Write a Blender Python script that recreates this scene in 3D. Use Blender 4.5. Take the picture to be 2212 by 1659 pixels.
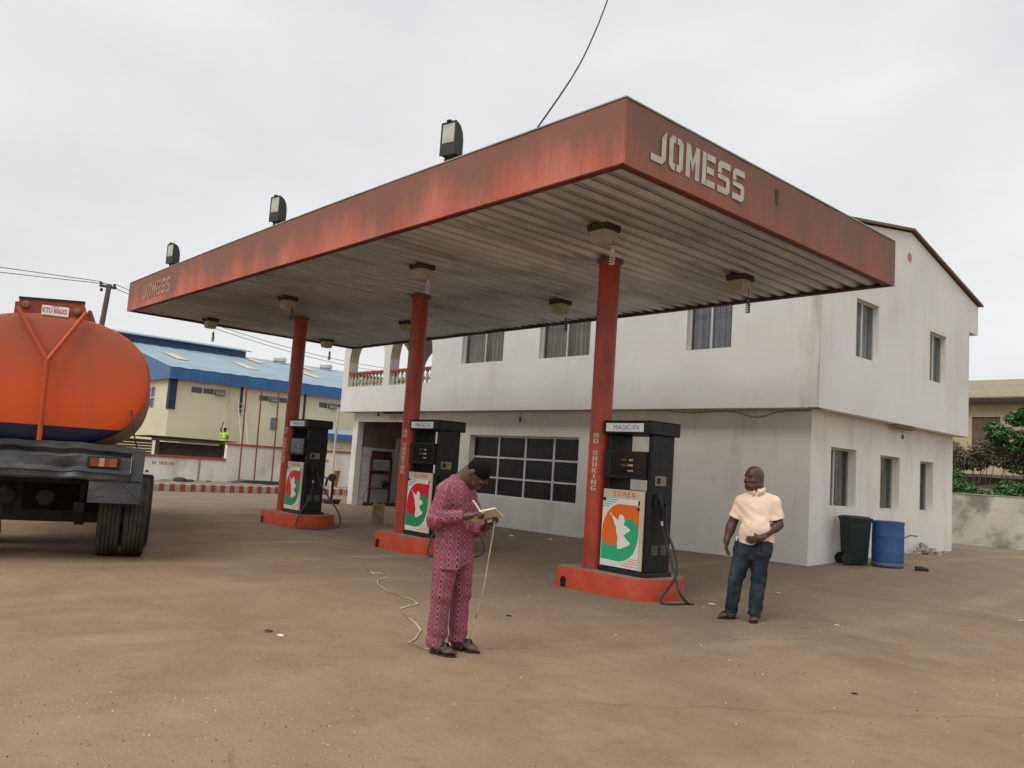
import bpy, bmesh, math, random
import numpy as np
from mathutils import Vector, Matrix
random.seed(7); RNG = np.random.default_rng(7)
for o in list(bpy.data.objects): bpy.data.objects.remove(o)
SC = bpy.context.scene; COL = SC.collection
rad = math.radians; pi = math.pi

# ------------------------------------------------------------------ camera
cam_d = bpy.data.cameras.new("camera"); cam = bpy.data.objects.new("camera", cam_d); COL.objects.link(cam)
YAW, PITCH, ROLL = -0.8435, 0.1010, -0.0682
fw = Vector((math.sin(YAW)*math.cos(PITCH), math.cos(YAW)*math.cos(PITCH), math.sin(PITCH)))
rt = Vector((math.cos(YAW), -math.sin(YAW), 0)); up = rt.cross(fw)
cr, sr = math.cos(ROLL), math.sin(ROLL)
Rr = rt*cr - up*sr; Uu = rt*sr + up*cr
M = Matrix((Rr, Uu, -fw)).transposed().to_4x4(); M.translation = (0, 0, 1.55)
cam.matrix_world = M
cam_d.sensor_width = 36; cam_d.lens = 1771.3/2212*36; cam_d.clip_start = 0.05; cam_d.clip_end = 3000
SC.camera = cam
SC.render.resolution_x = 1024; SC.render.resolution_y = 768
SC.view_settings.view_transform = 'Standard'; SC.view_settings.look = 'None'
SC.view_settings.exposure = 0.0; SC.view_settings.gamma = 1.0

# ------------------------------------------------------------------ world (overcast sky) and sun
SUN_EL, SUN_AZ = rad(48), rad(168)          # azimuth clockwise from +Y
w = bpy.data.worlds.new("World"); SC.world = w; w.use_nodes = True
nt = w.node_tree; nt.nodes.clear()
def wn(t, **k):
    n = nt.nodes.new(t)
    for a, b in k.items(): setattr(n, a, b)
    return n
sky = wn('ShaderNodeTexSky', sky_type='NISHITA', sun_disc=False)
sky.sun_elevation = SUN_EL; sky.sun_rotation = SUN_AZ; sky.air_density = 1.5; sky.dust_density = 4.0
tc = wn('ShaderNodeTexCoord'); mp = wn('ShaderNodeMapping'); mp.inputs['Scale'].default_value = (1.0, 1.0, 2.6)
nz = wn('ShaderNodeTexNoise'); nz.inputs['Scale'].default_value = 1.7; nz.inputs['Detail'].default_value = 5; nz.inputs['Roughness'].default_value = .5
nz.inputs['Distortion'].default_value = .35
rp = wn('ShaderNodeValToRGB')
rp.color_ramp.elements[0].position = .30; rp.color_ramp.elements[0].color = (7.4, 7.45, 7.6, 1)
rp.color_ramp.elements[1].position = .72; rp.color_ramp.elements[1].color = (9.3, 9.3, 9.35, 1)
mx = wn('ShaderNodeMixRGB'); mx.inputs[0].default_value = .94
# an overcast dome is brightest overhead
sx_ = wn('ShaderNodeSeparateXYZ'); zr_ = wn('ShaderNodeMapRange'); zr_.inputs[1].default_value = .55; zr_.inputs[2].default_value = .95; zr_.inputs[3].default_value = 1.0; zr_.inputs[4].default_value = 2.1; zr_.interpolation_type = 'SMOOTHSTEP'
vm_ = wn('ShaderNodeVectorMath', operation='SCALE')
bg = wn('ShaderNodeBackground'); bg.inputs['Strength'].default_value = .1
ow = wn('ShaderNodeOutputWorld')
L = nt.links.new
L(tc.outputs['Generated'], mp.inputs[0]); L(mp.outputs[0], nz.inputs['Vector']); L(nz.outputs['Fac'], rp.inputs[0])
L(sky.outputs[0], mx.inputs[1]); L(rp.outputs[0], mx.inputs[2]); L(tc.outputs['Generated'], sx_.inputs[0]); L(sx_.outputs[2], zr_.inputs[0]); L(mx.outputs[0], vm_.inputs[0]); L(zr_.outputs[0], vm_.inputs['Scale']); L(vm_.outputs[0], bg.inputs[0]); L(bg.outputs[0], ow.inputs[0])
sd = bpy.data.lights.new("sun", 'SUN'); sd.energy = 1.5; sd.angle = rad(35); sd.color = (1, .965, .91)
sun = bpy.data.objects.new("sun", sd); COL.objects.link(sun)
sdir = Vector((math.sin(SUN_AZ)*math.cos(SUN_EL), math.cos(SUN_AZ)*math.cos(SUN_EL), math.sin(SUN_EL)))
sun.rotation_euler = sdir.to_track_quat('Z', 'Y').to_euler(); sun.location = (0, -10, 30)

# ------------------------------------------------------------------ helpers
def wm(o):
    m = o.matrix_basis.copy()
    return wm(o.parent) @ m if o.parent else m
def thing(name, label, cat, loc=(0, 0, 0), rz=0, group=None):
    o = bpy.data.objects.new(name, None); COL.objects.link(o)
    o.empty_display_size = .2; o.location = loc; o.rotation_euler = (0, 0, rz)
    o['label'] = label; o['category'] = cat
    if group: o['group'] = group
    return o
def tag(o, label=None, cat=None, group=None, kind=None):
    for k, v in (('label', label), ('category', cat), ('group', group), ('kind', kind)):
        if v: o[k] = v
    return o
def copy_tree(o, parent=None):
    c = o.copy(); COL.objects.link(c); c.parent = parent
    for ch in [x for x in bpy.data.objects if x.parent == o]: copy_tree(ch, c)
    return c
class MB:
    def __init__(s): s.v = []; s.f = []; s.m = []
    def add(s, vs, fs, m=0):
        b = len(s.v); s.v += [tuple(v) for v in vs]; s.f += [tuple(i+b for i in f) for f in fs]; s.m += [m]*len(fs); return s
    def box(s, x0, x1, y0, y1, z0, z1, m=0):
        return s.add([(x0,y0,z0),(x1,y0,z0),(x1,y1,z0),(x0,y1,z0),(x0,y0,z1),(x1,y0,z1),(x1,y1,z1),(x0,y1,z1)],
            [(0,3,2,1),(4,5,6,7),(0,1,5,4),(1,2,6,5),(2,3,7,6),(3,0,4,7)], m)
    def obox(s, c, ax, h, m=0):
        c = Vector(c); A = [Vector(a)*k for a, k in zip(ax, h)]
        vs = [c+A[0]*i+A[1]*j+A[2]*k for k in (-1,1) for i, j in ((-1,-1),(1,-1),(1,1),(-1,1))]
        return s.add(vs, [(0,3,2,1),(4,5,6,7),(0,1,5,4),(1,2,6,5),(2,3,7,6),(3,0,4,7)], m)
    def poly(s, pts, m=0): return s.add(pts, [tuple(range(len(pts)))], m)
    def prism(s, pts, d, m=0):          # 3D outline extruded by vector d
        n = len(pts); P = [Vector(p) for p in pts]; d = Vector(d)
        return s.add(P+[p+d for p in P], [tuple(range(n-1,-1,-1)), tuple(range(n, 2*n))]+[(i,(i+1)%n,(i+1)%n+n,i+n) for i in range(n)], m)
    def tube(s, pts, r, n=8, m=0, caps=True):
        P = [Vector(p) for p in pts]; R = r if isinstance(r, (list, tuple)) else [r]*len(P)
        vs = []; u = None
        for i, p in enumerate(P):
            t = ((P[i+1] if i < len(P)-1 else p)-(P[i-1] if i else p)).normalized()
            if u is None: u = t.orthogonal().normalized()
            u = (u-t*u.dot(t)); u = u.normalized() if u.length > 1e-6 else t.orthogonal().normalized()
            b = t.cross(u)
            for k in range(n):
                a = 2*pi*k/n; vs.append(p+(u*math.cos(a)+b*math.sin(a))*R[i])
        fs = [(i*n+k, i*n+(k+1)%n, (i+1)*n+(k+1)%n, (i+1)*n+k) for i in range(len(P)-1) for k in range(n)]
        if caps: fs += [tuple(range(n-1,-1,-1)), tuple((len(P)-1)*n+k for k in range(n))]
        return s.add(vs, fs, m)
    def lathe(s, prof, c=(0,0,0), n=24, ax=(0,0,1), m=0, caps=True):   # prof: [(r, h)]
        z = Vector(ax).normalized(); x = z.orthogonal().normalized(); y = z.cross(x); c = Vector(c)
        vs = [c+z*h+(x*math.cos(2*pi*k/n)+y*math.sin(2*pi*k/n))*r for r, h in prof for k in range(n)]
        fs = [(i*n+k, i*n+(k+1)%n, (i+1)*n+(k+1)%n, (i+1)*n+k) for i in range(len(prof)-1) for k in range(n)]
        if caps: fs += [tuple(range(n-1,-1,-1)), tuple((len(prof)-1)*n+k for k in range(n))]
        return s.add(vs, fs, m)
    def build(s, name, mats, parent=None, smooth=False, local=False, bevel=0, seg=2):
        me = bpy.data.meshes.new(name)
        V = [Vector(v) for v in s.v]
        if parent and not local:
            iv = wm(parent).inverted(); V = [iv @ v for v in V]
        me.from_pydata([tuple(v) for v in V], [], s.f)
        if not isinstance(mats, (list, tuple)): mats = [mats]
        for mt in mats: me.materials.append(mt)
        for p, mi in zip(me.polygons, s.m): p.material_index = mi
        me.validate(); me.update()
        if smooth:
            for p in me.polygons: p.use_smooth = True
            try: me.set_sharp_from_angle(angle=rad(35))
            except Exception: pass
        o = bpy.data.objects.new(name, me); COL.objects.link(o)
        if parent: o.parent = parent
        if bevel:
            b = o.modifiers.new("bevel", 'BEVEL'); b.width = bevel; b.segments = seg; b.limit_method = 'ANGLE'; b.angle_limit = rad(40)
        return o
def catmull(P, k=6):
    P = [Vector(p) for p in P]; Q = [P[0]*2-P[1]]+P+[P[-1]*2-P[-2]]; o = []
    for i in range(1, len(Q)-2):
        for j in range(k):
            t = j/k; a, b, c, d = Q[i-1:i+3]
            o.append(.5*((2*b)+(c-a)*t+(2*a-5*b+4*c-d)*t*t+(3*b-a-3*c+d)*t**3))
    return o+[P[-1]]

# wall with openings: origin O, along U (length lu), up Z (height lz), thickness T towards N (inwards)
def wall(mb, O, U, lu, lz, N, T, holes=(), m=0, mr=None, z0=0):
    O = Vector(O); U = Vector(U); N = Vector(N); Z = Vector((0,0,1)); mr = m if mr is None else mr
    us = sorted({0, lu, *[h[0] for h in holes], *[h[1] for h in holes]}); zs = sorted({z0, lz, *[h[2] for h in holes], *[h[3] for h in holes]})
    P = lambda u, z, n: O+U*u+Z*z+N*n
    for a, b in zip(us, us[1:]):
        for c, d in zip(zs, zs[1:]):
            uc, zc = (a+b)/2, (c+d)/2
            if any(h[0] < uc < h[1] and h[2] < zc < h[3] for h in holes): continue
            mb.add([P(a,c,0),P(b,c,0),P(b,d,0),P(a,d,0)], [(0,1,2,3)], m)
            mb.add([P(a,c,T),P(b,c,T),P(b,d,T),P(a,d,T)], [(3,2,1,0)], m)
    for h in holes:
        a, b, c, d = h[:4]
        c0 = max(c, z0)
        for q in ([(a,c0),(a,d)], [(b,d),(b,c0)], [(a,d),(b,d)], [(b,c0),(a,c0)]):
            mb.add([P(*q[0],0),P(*q[1],0),P(*q[1],T),P(*q[0],T)], [(0,1,2,3)], mr)
    for q in ([(0,lz),(lu,lz)], [(lu,z0),(0,z0)]):
        mb.add([P(*q[0],0),P(*q[1],0),P(*q[1],T),P(*q[0],T)], [(0,1,2,3)], m)

# ------------------------------------------------------------------ materials
class NT:
    def __init__(s, name):
        s.m = bpy.data.materials.new(name); s.m.use_nodes = True; s.t = s.m.node_tree; s.b = s.t.nodes['Principled BSDF']
        s.tc = s.t.nodes.new('ShaderNodeTexCoord'); s.co = s.tc.outputs['Object']
    def n(s, t, **k):
        x = s.t.nodes.new(t)
        for a, b in k.items(): setattr(x, a, b)
        return x
    def l(s, a, b): s.t.links.new(a, b)
    def put(s, v, sock):
        if hasattr(v, 'node'): s.l(v, sock)
        elif isinstance(v, (tuple, list)) and len(v) == 3 and sock.type == 'RGBA': sock.default_value = (*v, 1)
        else: sock.default_value = v
    def noise(s, scale=5, vec=None, det=4, rough=.55, dist=0, sc=(1,1,1), off=(0,0,0)):
        mp = s.n('ShaderNodeMapping'); mp.inputs['Scale'].default_value = sc; mp.inputs['Location'].default_value = off
        s.l(vec or s.co, mp.inputs[0]); x = s.n('ShaderNodeTexNoise'); s.l(mp.outputs[0], x.inputs['Vector'])
        x.inputs['Scale'].default_value = scale; x.inputs['Detail'].default_value = det; x.inputs['Roughness'].default_value = rough; x.inputs['Distortion'].default_value = dist
        return x.outputs['Fac']
    def ramp(s, f, lo, hi, a=0., b=1.):
        x = s.n('ShaderNodeMapRange'); x.clamp = True; s.l(f, x.inputs[0]); x.inputs[1].default_value = lo; x.inputs[2].default_value = hi
        x.inputs[3].default_value = a; x.inputs[4].default_value = b; return x.outputs[0]
    def math(s, op, a, b=0., c=0., clamp=False):
        x = s.n('ShaderNodeMath', operation=op, use_clamp=clamp); s.put(a, x.inputs[0]); s.put(b, x.inputs[1]); s.put(c, x.inputs[2]); return x.outputs[0]
    def mix(s, f, a, b, mode='MIX'):
        x = s.n('ShaderNodeMixRGB', blend_type=mode); s.put(f, x.inputs[0]); s.put(a, x.inputs[1]); s.put(b, x.inputs[2]); return x.outputs[0]
    def xyz(s, vec=None):
        x = s.n('ShaderNodeSeparateXYZ'); s.l(vec or s.co, x.inputs[0]); return x.outputs
    def bump(s, h, st=.3, d=.01):
        x = s.n('ShaderNodeBump'); x.inputs['Strength'].default_value = st; x.inputs['Distance'].default_value = d; s.l(h, x.inputs['Height']); s.l(x.outputs[0], s.b.inputs['Normal'])
    def fin(s, col, rough=.7, metal=0, spec=.4):
        s.put(col, s.b.inputs['Base Color']); s.put(rough, s.b.inputs['Roughness']); s.b.inputs['Metallic'].default_value = metal
        s.b.inputs['Specular IOR Level'].default_value = spec; return s.m
def pm(name, col, rough=.7, metal=0, var=.12, vs=3., stains=(), bump=None, spec=.35, vsc=(1,1,1), corner=False):
    n = NT(name); c = n.mix(n.ramp(n.noise(vs, sc=vsc), .3, .7), tuple(k*(1-var) for k in col), tuple(min(1, k*(1+var)) for k in col))
    for i, (c2, sc, lo, hi, st) in enumerate(stains):
        f = n.ramp(n.noise(1, sc=sc, det=6, rough=.6, off=(i*3.1, i*1.7, i*2.3)), lo, hi, 0, st); c = n.mix(f, c, c2)
    if corner:                       # old water stain running down beside the front corner
        X = n.xyz(); a = n.ramp(n.math('ADD', X[0], n.math('MULTIPLY', n.math('SUBTRACT', n.noise(1, sc=(3,3,1.1), det=6), .5), 1.1)), 7.95, 8.3); b = n.ramp(X[1], -3.715, -3.70, 1, 0)
        c = n.mix(n.math('MULTIPLY', n.math('MULTIPLY', a, b), n.ramp(n.noise(1, sc=(5,5,.6), det=5), .35, .6, .1, .75)), c, (.30,.26,.20))
        d = n.math('MULTIPLY', n.ramp(n.noise(1, sc=(7,7,7), det=7, rough=.75), .62, .70, 0, .35), n.ramp(n.noise(.6), .45, .6)); c = n.mix(d, c, (.36,.34,.29))
    if bump: n.bump(n.noise(bump[0], det=5), bump[1], bump[2] if len(bump) > 2 else .01)
    r = n.ramp(n.noise(vs*1.7), .3, .7, max(0, rough-.08), min(1, rough+.08))
    return n.fin(c, r, metal, spec)
GR = (.22,.19,.16)
m_white = pm("white_render", (.645,.645,.615), .85, var=.05, vs=.8, corner=True, stains=[((.46,.43,.38),(2.2,2.2,.35),.58,.82,.38),((.46,.43,.39),(.5,.5,.5),.52,.75,.35),((.30,.27,.23),(9,9,.8),.66,.8,.25)], bump=(40,.15,.004))
m_whitelow = pm("white_render_ground_floor", (.70,.685,.635), .85, var=.06, vs=.9, stains=[((.36,.32,.27),(1.6,1.6,.5),.52,.78,.5),((.42,.38,.32),(6,6,.6),.6,.8,.35)], bump=(40,.15,.004))
m_reveal = pm("reveal_plaster", (.50,.47,.42), .85, var=.08)
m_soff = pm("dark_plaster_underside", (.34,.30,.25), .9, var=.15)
m_cream = pm("cream_wall_paint", (.62,.58,.41), .85, var=.05, vs=.6, stains=[((.45,.40,.26),(.8,.8,.3),.55,.8,.3)])
m_blueroof = pm("blue_roof_sheet", (.20,.285,.34), .5, var=.08, vs=.5, stains=[((.28,.33,.37),(.5,.5,.5),.5,.75,.4)])
m_bluefas = pm("blue_fascia_sheet", (.045,.13,.31), .5, var=.1, vs=1.)
m_dkblue = pm("dark_blue_pillar_paint", (.020,.030,.060), .6)
m_alu = pm("aluminium_frame", (.55,.55,.53), .45, .2, var=.08)
m_glass = NT("dark_window_glass")
m_glass = m_glass.fin(m_glass.mix(m_glass.ramp(m_glass.noise(1.2), .35, .65), (.012,.011,.009), (.03,.027,.022)), .25, 0, .22)
m_curtain = pm("curtain_cloth", (.62,.58,.50), .9, var=.28, vs=2., vsc=(9,9,.3))
m_curtbl = pm("pale_blue_curtain_cloth", (.58,.62,.68), .9, var=.3, vs=2., vsc=(9,9,.3))
m_wire = pm("black_cable", (.02,.02,.02), .6)
m_dark = pm("black_painted_steel", (.011,.012,.012), .5, var=.3, vs=6, stains=[((.07,.065,.055),(5,5,2),.58,.8,.25)], spec=.3)
m_darkp = pm("matt_black_plastic", (.012,.012,.012), .5, var=.2)
m_redcol = pm("red_column_paint", (.40,.052,.022), .42, var=.15, vs=4, stains=[((.12,.030,.022),(3,3,1.0),.46,.72,.75),((.22,.05,.03),(20,20,10),.6,.75,.4)], bump=(30,.1,.004), spec=.5)
m_redisl = pm("red_kerb_paint", (.42,.058,.022), .6, var=.15, vs=5, stains=[((.24,.15,.10),(3,3,8),.56,.75,.6),((.10,.04,.03),(9,9,9),.62,.75,.5)], bump=(25,.25,.006))
m_isltop = pm("dusty_island_top", (.30,.15,.10), .9, var=.15, vs=4, stains=[((.24,.19,.14),(2,2,2),.45,.65,.8)])
m_redcap = pm("red_coping_paint", (.36,.07,.045), .8, var=.15)
m_redpole = pm("rusty_red_pole_paint", (.20,.06,.045), .7, var=.2, vs=5)
m_ltxt = pm("white_stencil_paint", (.47,.44,.40), .8, var=.12, vs=9, stains=[((.33,.14,.10),(14,14,14),.58,.72,.6)])
m_ltxtf = pm("faded_white_stencil_paint", (.36,.22,.18), .8, var=.25, vs=6)
m_rtxt = pm("red_stencil_paint", (.55,.09,.055), .8, var=.2, vs=9)
m_pwhite = pm("white_pump_enamel", (.66,.65,.61), .4, var=.05, spec=.5, stains=[((.45,.40,.32),(6,6,3),.62,.8,.4)])
m_pbeige = pm("beige_pump_enamel", (.50,.44,.35), .45, var=.06)
m_rust = pm("rusty_brown_sheet", (.075,.052,.040), .85, var=.3, vs=3, bump=(20,.3))
m_concrete = pm("stained_concrete_render", (.46,.43,.37), .9, var=.14, vs=1., stains=[((.15,.145,.12),(.9,.9,.7),.47,.60,.85),((.56,.54,.48),(.7,.7,.9),.55,.66,.7),((.22,.19,.15),(1.2,1.2,3),.6,.72,.6)], bump=(15,.3))
m_grey = pm("grey_metal", (.16,.16,.155), .55, .3, var=.15)

# fascia: red paint with grime hanging from its upper edge
def fascia_mat(name, base, pink, grime, amt, hw=.58, gw=1.7):
    n = NT(name); X = n.xyz()
    c = n.mix(n.ramp(n.noise(1.3, sc=(1,1,.5)), .35, .65), base, pink)
    h = n.ramp(X[2], .05, .62)                                      # height above lower edge (object origin)
    g = n.noise(1, sc=(1.1,1.1,.35), det=5, rough=.6); s = n.noise(1, sc=(11,11,.55), det=4, rough=.7)
    f = n.math('ADD', n.math('MULTIPLY', h, hw), n.math('ADD', n.math('MULTIPLY', g, gw), n.math('MULTIPLY', s, .55)))
    c = n.mix(n.ramp(f, .82+(hw-.8)*.5+(gw-1)*.5, 1.30+(hw-.8)*.5+(gw-1)*.5, 0, amt), c, grime)
    c = n.mix(n.ramp(n.noise(1, sc=(14,14,5), det=8, rough=.75), .52, .68, 0, .4), c, grime)
    c = n.mix(n.ramp(n.noise(1, sc=(26,26,1.2), det=4), .55, .75, 0, .5), c, tuple(k*.6 for k in base))
    n.bump(n.noise(8, sc=(1,1,.3)), .15, .01)
    return n.fin(c, .62, 0, .35)
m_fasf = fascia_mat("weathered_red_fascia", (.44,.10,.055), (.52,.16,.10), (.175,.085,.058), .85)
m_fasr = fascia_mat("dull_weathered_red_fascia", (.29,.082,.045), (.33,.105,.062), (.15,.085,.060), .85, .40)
m_lip = pm("red_edge_trim", (.14,.03,.022), .7, var=.2, vs=3)
m_sof = NT("dirty_soffit_sheet")
_c = m_sof.mix(m_sof.ramp(m_sof.noise(1, sc=(.35,.35,.35), det=5), .35, .65), (.33,.35,.37), (.66,.69,.72))
_c = m_sof.mix(m_sof.ramp(m_sof.noise(1, sc=(7,.35,1), det=4), .5, .72, 0, .6), _c, (.19,.195,.195))
_c = m_sof.mix(m_sof.ramp(m_sof.noise(1, sc=(1.2,1.2,1), det=6, off=(5,2,0)), .56, .7, 0, .45), _c, (.16,.155,.145))
_c = m_sof.mix(m_sof.ramp(m_sof.noise(1, sc=(13,1.1,1), det=2, off=(1,7,0)), .66, .72, 0, .35), _c, (.26,.19,.09))
m_sof = m_sof.fin(_c, .42, .45, .4)

# lettering ------------------------------------------------------------------
def glyphs(H=1.5, t=.3, g=.05):
    R = lambda a, b, c, d: [(a,b),(c,b),(c,d),(a,d)]
    mir = lambda p: [(1-x, y) for x, y in p][::-1]
    Lh = [(0,.2),(.2,0),(.5-g,0),(.5-g,t),(t,t),(t,H-t),(.5-g,H-t),(.5-g,H),(.2,H),(0,H-.2)]
    D = {}
    D['O'] = [Lh, mir(Lh)]
    D['N'] = [R(0,0,t,H), R(1-t,0,1,H), [(t+g,H),(t+g,H-.55),(1-t-g,0),(1-t-g,.55)]]
    D['M'] = [R(0,0,t,H), R(1-t,0,1,H), [(t,H-.05),(t,H-.6),(.5-.01,.30),(.5-.01,.85)], mir([(t,H-.05),(t,H-.6),(.5-.01,.30),(.5-.01,.85)])]
    D['S'] = [[(0,.9),(t,.9+.0),(t,H-t),(1,H-t),(1,H),(.2,H),(0,H-.2)], [(0,.9-g),(0,.6+g),(.7,.6),(.7,t),(0,t),(0,0),(.8,0),(1,.2),(1,.72),(.85,.9-g)]]
    D['E'] = [R(0,0,t,H), R(t+g,H-t,1,H), R(t+g,.6,.9,.9), R(t+g,0,1,t)]
    D['J'] = [[(0,0),(.75,0),(1,.25),(1,H),(1-t,H-.35),(1-t,t),(0,t)]]
    D['K'] = [R(0,0,t,H), [(t+g,.75),(.68,0),(1,0),(.62,.75),(1,H),(.68,H)]]
    D['I'] = [R(.35,0,.65,H)]
    D['G'] = [Lh, [(.5+g,0),(.8,0),(1,.2),(1,.75),(.55,.75),(.55,.5),(1-t,.5),(1-t,t),(.5+g,t)], [(.5+g,H-t),(1,H-t),(.95,H),(.5+g,H)]]
    D['C'] = [Lh, [(.5+g,0),(1,0),(1,t),(.5+g,t)], [(.5+g,H-t),(1,H-t),(1,H),(.5+g,H)]]
    D['L'] = [R(0,0,t,H), R(t+g,0,1,t)]
    D['U'] = [[(0,.2),(.2,0),(.5-g,0),(.5-g,t),(t,t),(t,H),(0,H)], mir([(0,.2),(.2,0),(.5-g,0),(.5-g,t),(t,t),(t,H),(0,H)])]
    D['B'] = [R(0,0,t,H), [(t+g,H-.25),(.65,H-.25),(.65,.87),(t+g,.87),(t+g,.62),(.65,.62),(.65,.25),(t+g,.25),(t+g,0),(.85,0),(1,.15),(1,.65),(.9,.75),(1,.85),(1,H-.15),(.85,H),(t+g,H)]]
    D['R'] = [R(0,0,t,H), [(t+g,H-.25),(.65,H-.25),(.65,.85),(t+g,.85),(t+g,.6),(.35,.6),(.68,0),(1,0),(.72,.6),(1,.7),(1,H-.15),(.85,H),(t+g,H)]]
    D['A'] = [[(0,0),(t,0),(t,.4),(.5-g,.4),(.5-g,.65),(t,.65),(t,H-t),(.5-g,H-t),(.5-g,H),(.2,H),(0,H-.2)]]; D['A'].append(mir(D['A'][0]))
    D['T'] = [R(.35,0,.65,H-t-g), R(0,H-t,1,H)]
    return D
GL = glyphs()
def letters(mb, text, O, U, V, w, h, pitch, N=(0,0,0), off=.003, th=0):
    O = Vector(O); U = Vector(U); V = Vector(V); N = Vector(N)*off
    for i, ch in enumerate(text):
        for p in GL.get(ch, []):
            mb.poly([O+U*(i*pitch+x*w)+V*(y/1.5*h)+N for x, y in p])
def textmesh(name, s, size, O, U, V, mat, parent, width=None, bold=0.0):
    cu = bpy.data.curves.new(name, 'FONT'); cu.body = s; cu.size = size; cu.offset = bold; cu.resolution_u = 3
    to = bpy.data.objects.new(name, cu); COL.objects.link(to); bpy.context.view_layer.update()
    me = bpy.data.meshes.new_from_object(to.evaluated_get(bpy.context.evaluated_depsgraph_get()))
    bpy.data.objects.remove(to)
    O = Vector(O); U = Vector(U); V = Vector(V); xs = [v.co.x for v in me.vertices]; a, b = min(xs), max(xs)
    k = (width/(b-a)) if width else 1
    iv = wm(parent).inverted() if parent else Matrix()
    for v in me.vertices: v.co = iv @ (O+U*((v.co.x-a)*k)+V*v.co.y)
    me.materials.clear(); me.materials.append(mat)
    o = bpy.data.objects.new(name, me); COL.objects.link(o); o.parent = parent
    return o
# ================================================================== GROUND
def gz(x, y):
    return .30*math.exp(-((x+7)/5)**2-((y-20)/6.5)**2)
def _axis(lo, a, b, hi, st):
    r = [lo]; v = lo
    g = [a-(a-lo)*(k/8)**2.2 for k in range(8, 0, -1)]
    h = [b+(hi-b)*(k/8)**2.2 for k in range(1, 9)]
    return g+list(np.arange(a, b+1e-6, st))+h
xs = _axis(-900, -40, 12, 900, .8); ys = _axis(-900, -8, 40, 900, .8)
gv = [(x, y, gz(x, y)) for y in ys for x in xs]; nx_ = len(xs)
gf = [(j*nx_+i, j*nx_+i+1, (j+1)*nx_+i+1, (j+1)*nx_+i) for j in range(len(ys)-1) for i in range(nx_-1)]
n = NT("sandy_dust_ground")
c = n.mix(n.ramp(n.noise(.35, det=6, rough=.6), .35, .65), (.228,.156,.096), (.292,.206,.130))
c = n.mix(n.ramp(n.noise(1.6, det=7, rough=.65), .45, .75, 0, .65), c, (.33,.255,.170))
c = n.mix(n.ramp(n.noise(.9, det=7, rough=.7, off=(4,1,0)), .52, .72, 0, .7), c, (.195,.125,.077))
X = n.xyz()
# greyer, darker ground with oil patches round the islands and the building
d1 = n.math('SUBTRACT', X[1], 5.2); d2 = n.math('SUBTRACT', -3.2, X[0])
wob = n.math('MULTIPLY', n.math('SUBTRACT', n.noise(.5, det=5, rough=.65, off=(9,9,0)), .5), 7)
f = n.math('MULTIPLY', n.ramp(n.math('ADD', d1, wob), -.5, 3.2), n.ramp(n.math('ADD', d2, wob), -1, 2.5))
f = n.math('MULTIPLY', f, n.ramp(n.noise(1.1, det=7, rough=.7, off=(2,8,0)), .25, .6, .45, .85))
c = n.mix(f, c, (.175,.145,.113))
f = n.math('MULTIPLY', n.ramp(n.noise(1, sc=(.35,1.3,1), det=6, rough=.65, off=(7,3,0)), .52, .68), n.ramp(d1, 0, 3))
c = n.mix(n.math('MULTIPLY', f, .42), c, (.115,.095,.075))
# tyre sweeps: distorted wave
wv = n.n('ShaderNodeTexWave', wave_type='BANDS', bands_direction='DIAGONAL'); wv.inputs['Scale'].default_value = .23; wv.inputs['Distortion'].default_value = 6; wv.inputs['Detail'].default_value = 3; wv.inputs['Detail Scale'].default_value = .35
n.l(n.co, wv.inputs['Vector'])
c = n.mix(n.math('MULTIPLY', n.ramp(wv.outputs['Fac'], .74, 1, 0, .5), n.ramp(n.noise(.7, off=(3,3,3)), .4, .65)), c, (.19,.125,.08))
wv2 = n.n('ShaderNodeTexWave', wave_type='BANDS', bands_direction='X'); wv2.inputs['Scale'].default_value = .16; wv2.inputs['Distortion'].default_value = 9; wv2.inputs['Detail'].default_value = 4; wv2.inputs['Detail Scale'].default_value = .25
n.l(n.co, wv2.inputs['Vector'])
c = n.mix(n.math('MULTIPLY', n.ramp(wv2.outputs['Fac'], .86, 1, 0, .45), n.ramp(n.noise(.6, off=(1,3,6)), .4, .65)), c, (.37,.28,.19))
# cracks along old slab joints
def crack(ax, ay, bx, by, wdt=.007, st=.42):
    L_ = math.hypot(bx-ax, by-ay); ux, uy = (bx-ax)/L_, (by-ay)/L_
    px = n.math('SUBTRACT', X[0], ax); py = n.math('SUBTRACT', X[1], ay)
    al = n.math('ADD', n.math('MULTIPLY', px, ux), n.math('MULTIPLY', py, uy))
    pe = n.math('ADD', n.math('MULTIPLY', px, -uy), n.math('MULTIPLY', py, ux))
    pe = n.math('ADD', pe, n.math('MULTIPLY', n.math('SUBTRACT', n.noise(2.2, det=6), .5), .35))
    k = n.ramp(n.math('ABSOLUTE', pe), wdt, wdt*3.5, st, 0)
    k = n.math('MULTIPLY', k, n.math('MULTIPLY', n.ramp(al, 0, .5), n.ramp(al, L_-.5, L_, 1, 0)))
    return n.math('MULTIPLY', k, n.ramp(n.noise(3.3, off=(ax,ay,0)), .35, .55))
for q in ((-4.0,2.6,-1.9,2.9),(-5.6,4.0,-4.2,8.6),(-4.4,3.5,-1.0,8.3),(-4.6,2.0,-1.4,1.6),(-4.,12.,2.,10.5)):
    c = n.mix(crack(*q), c, (.12,.075,.045))
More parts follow.
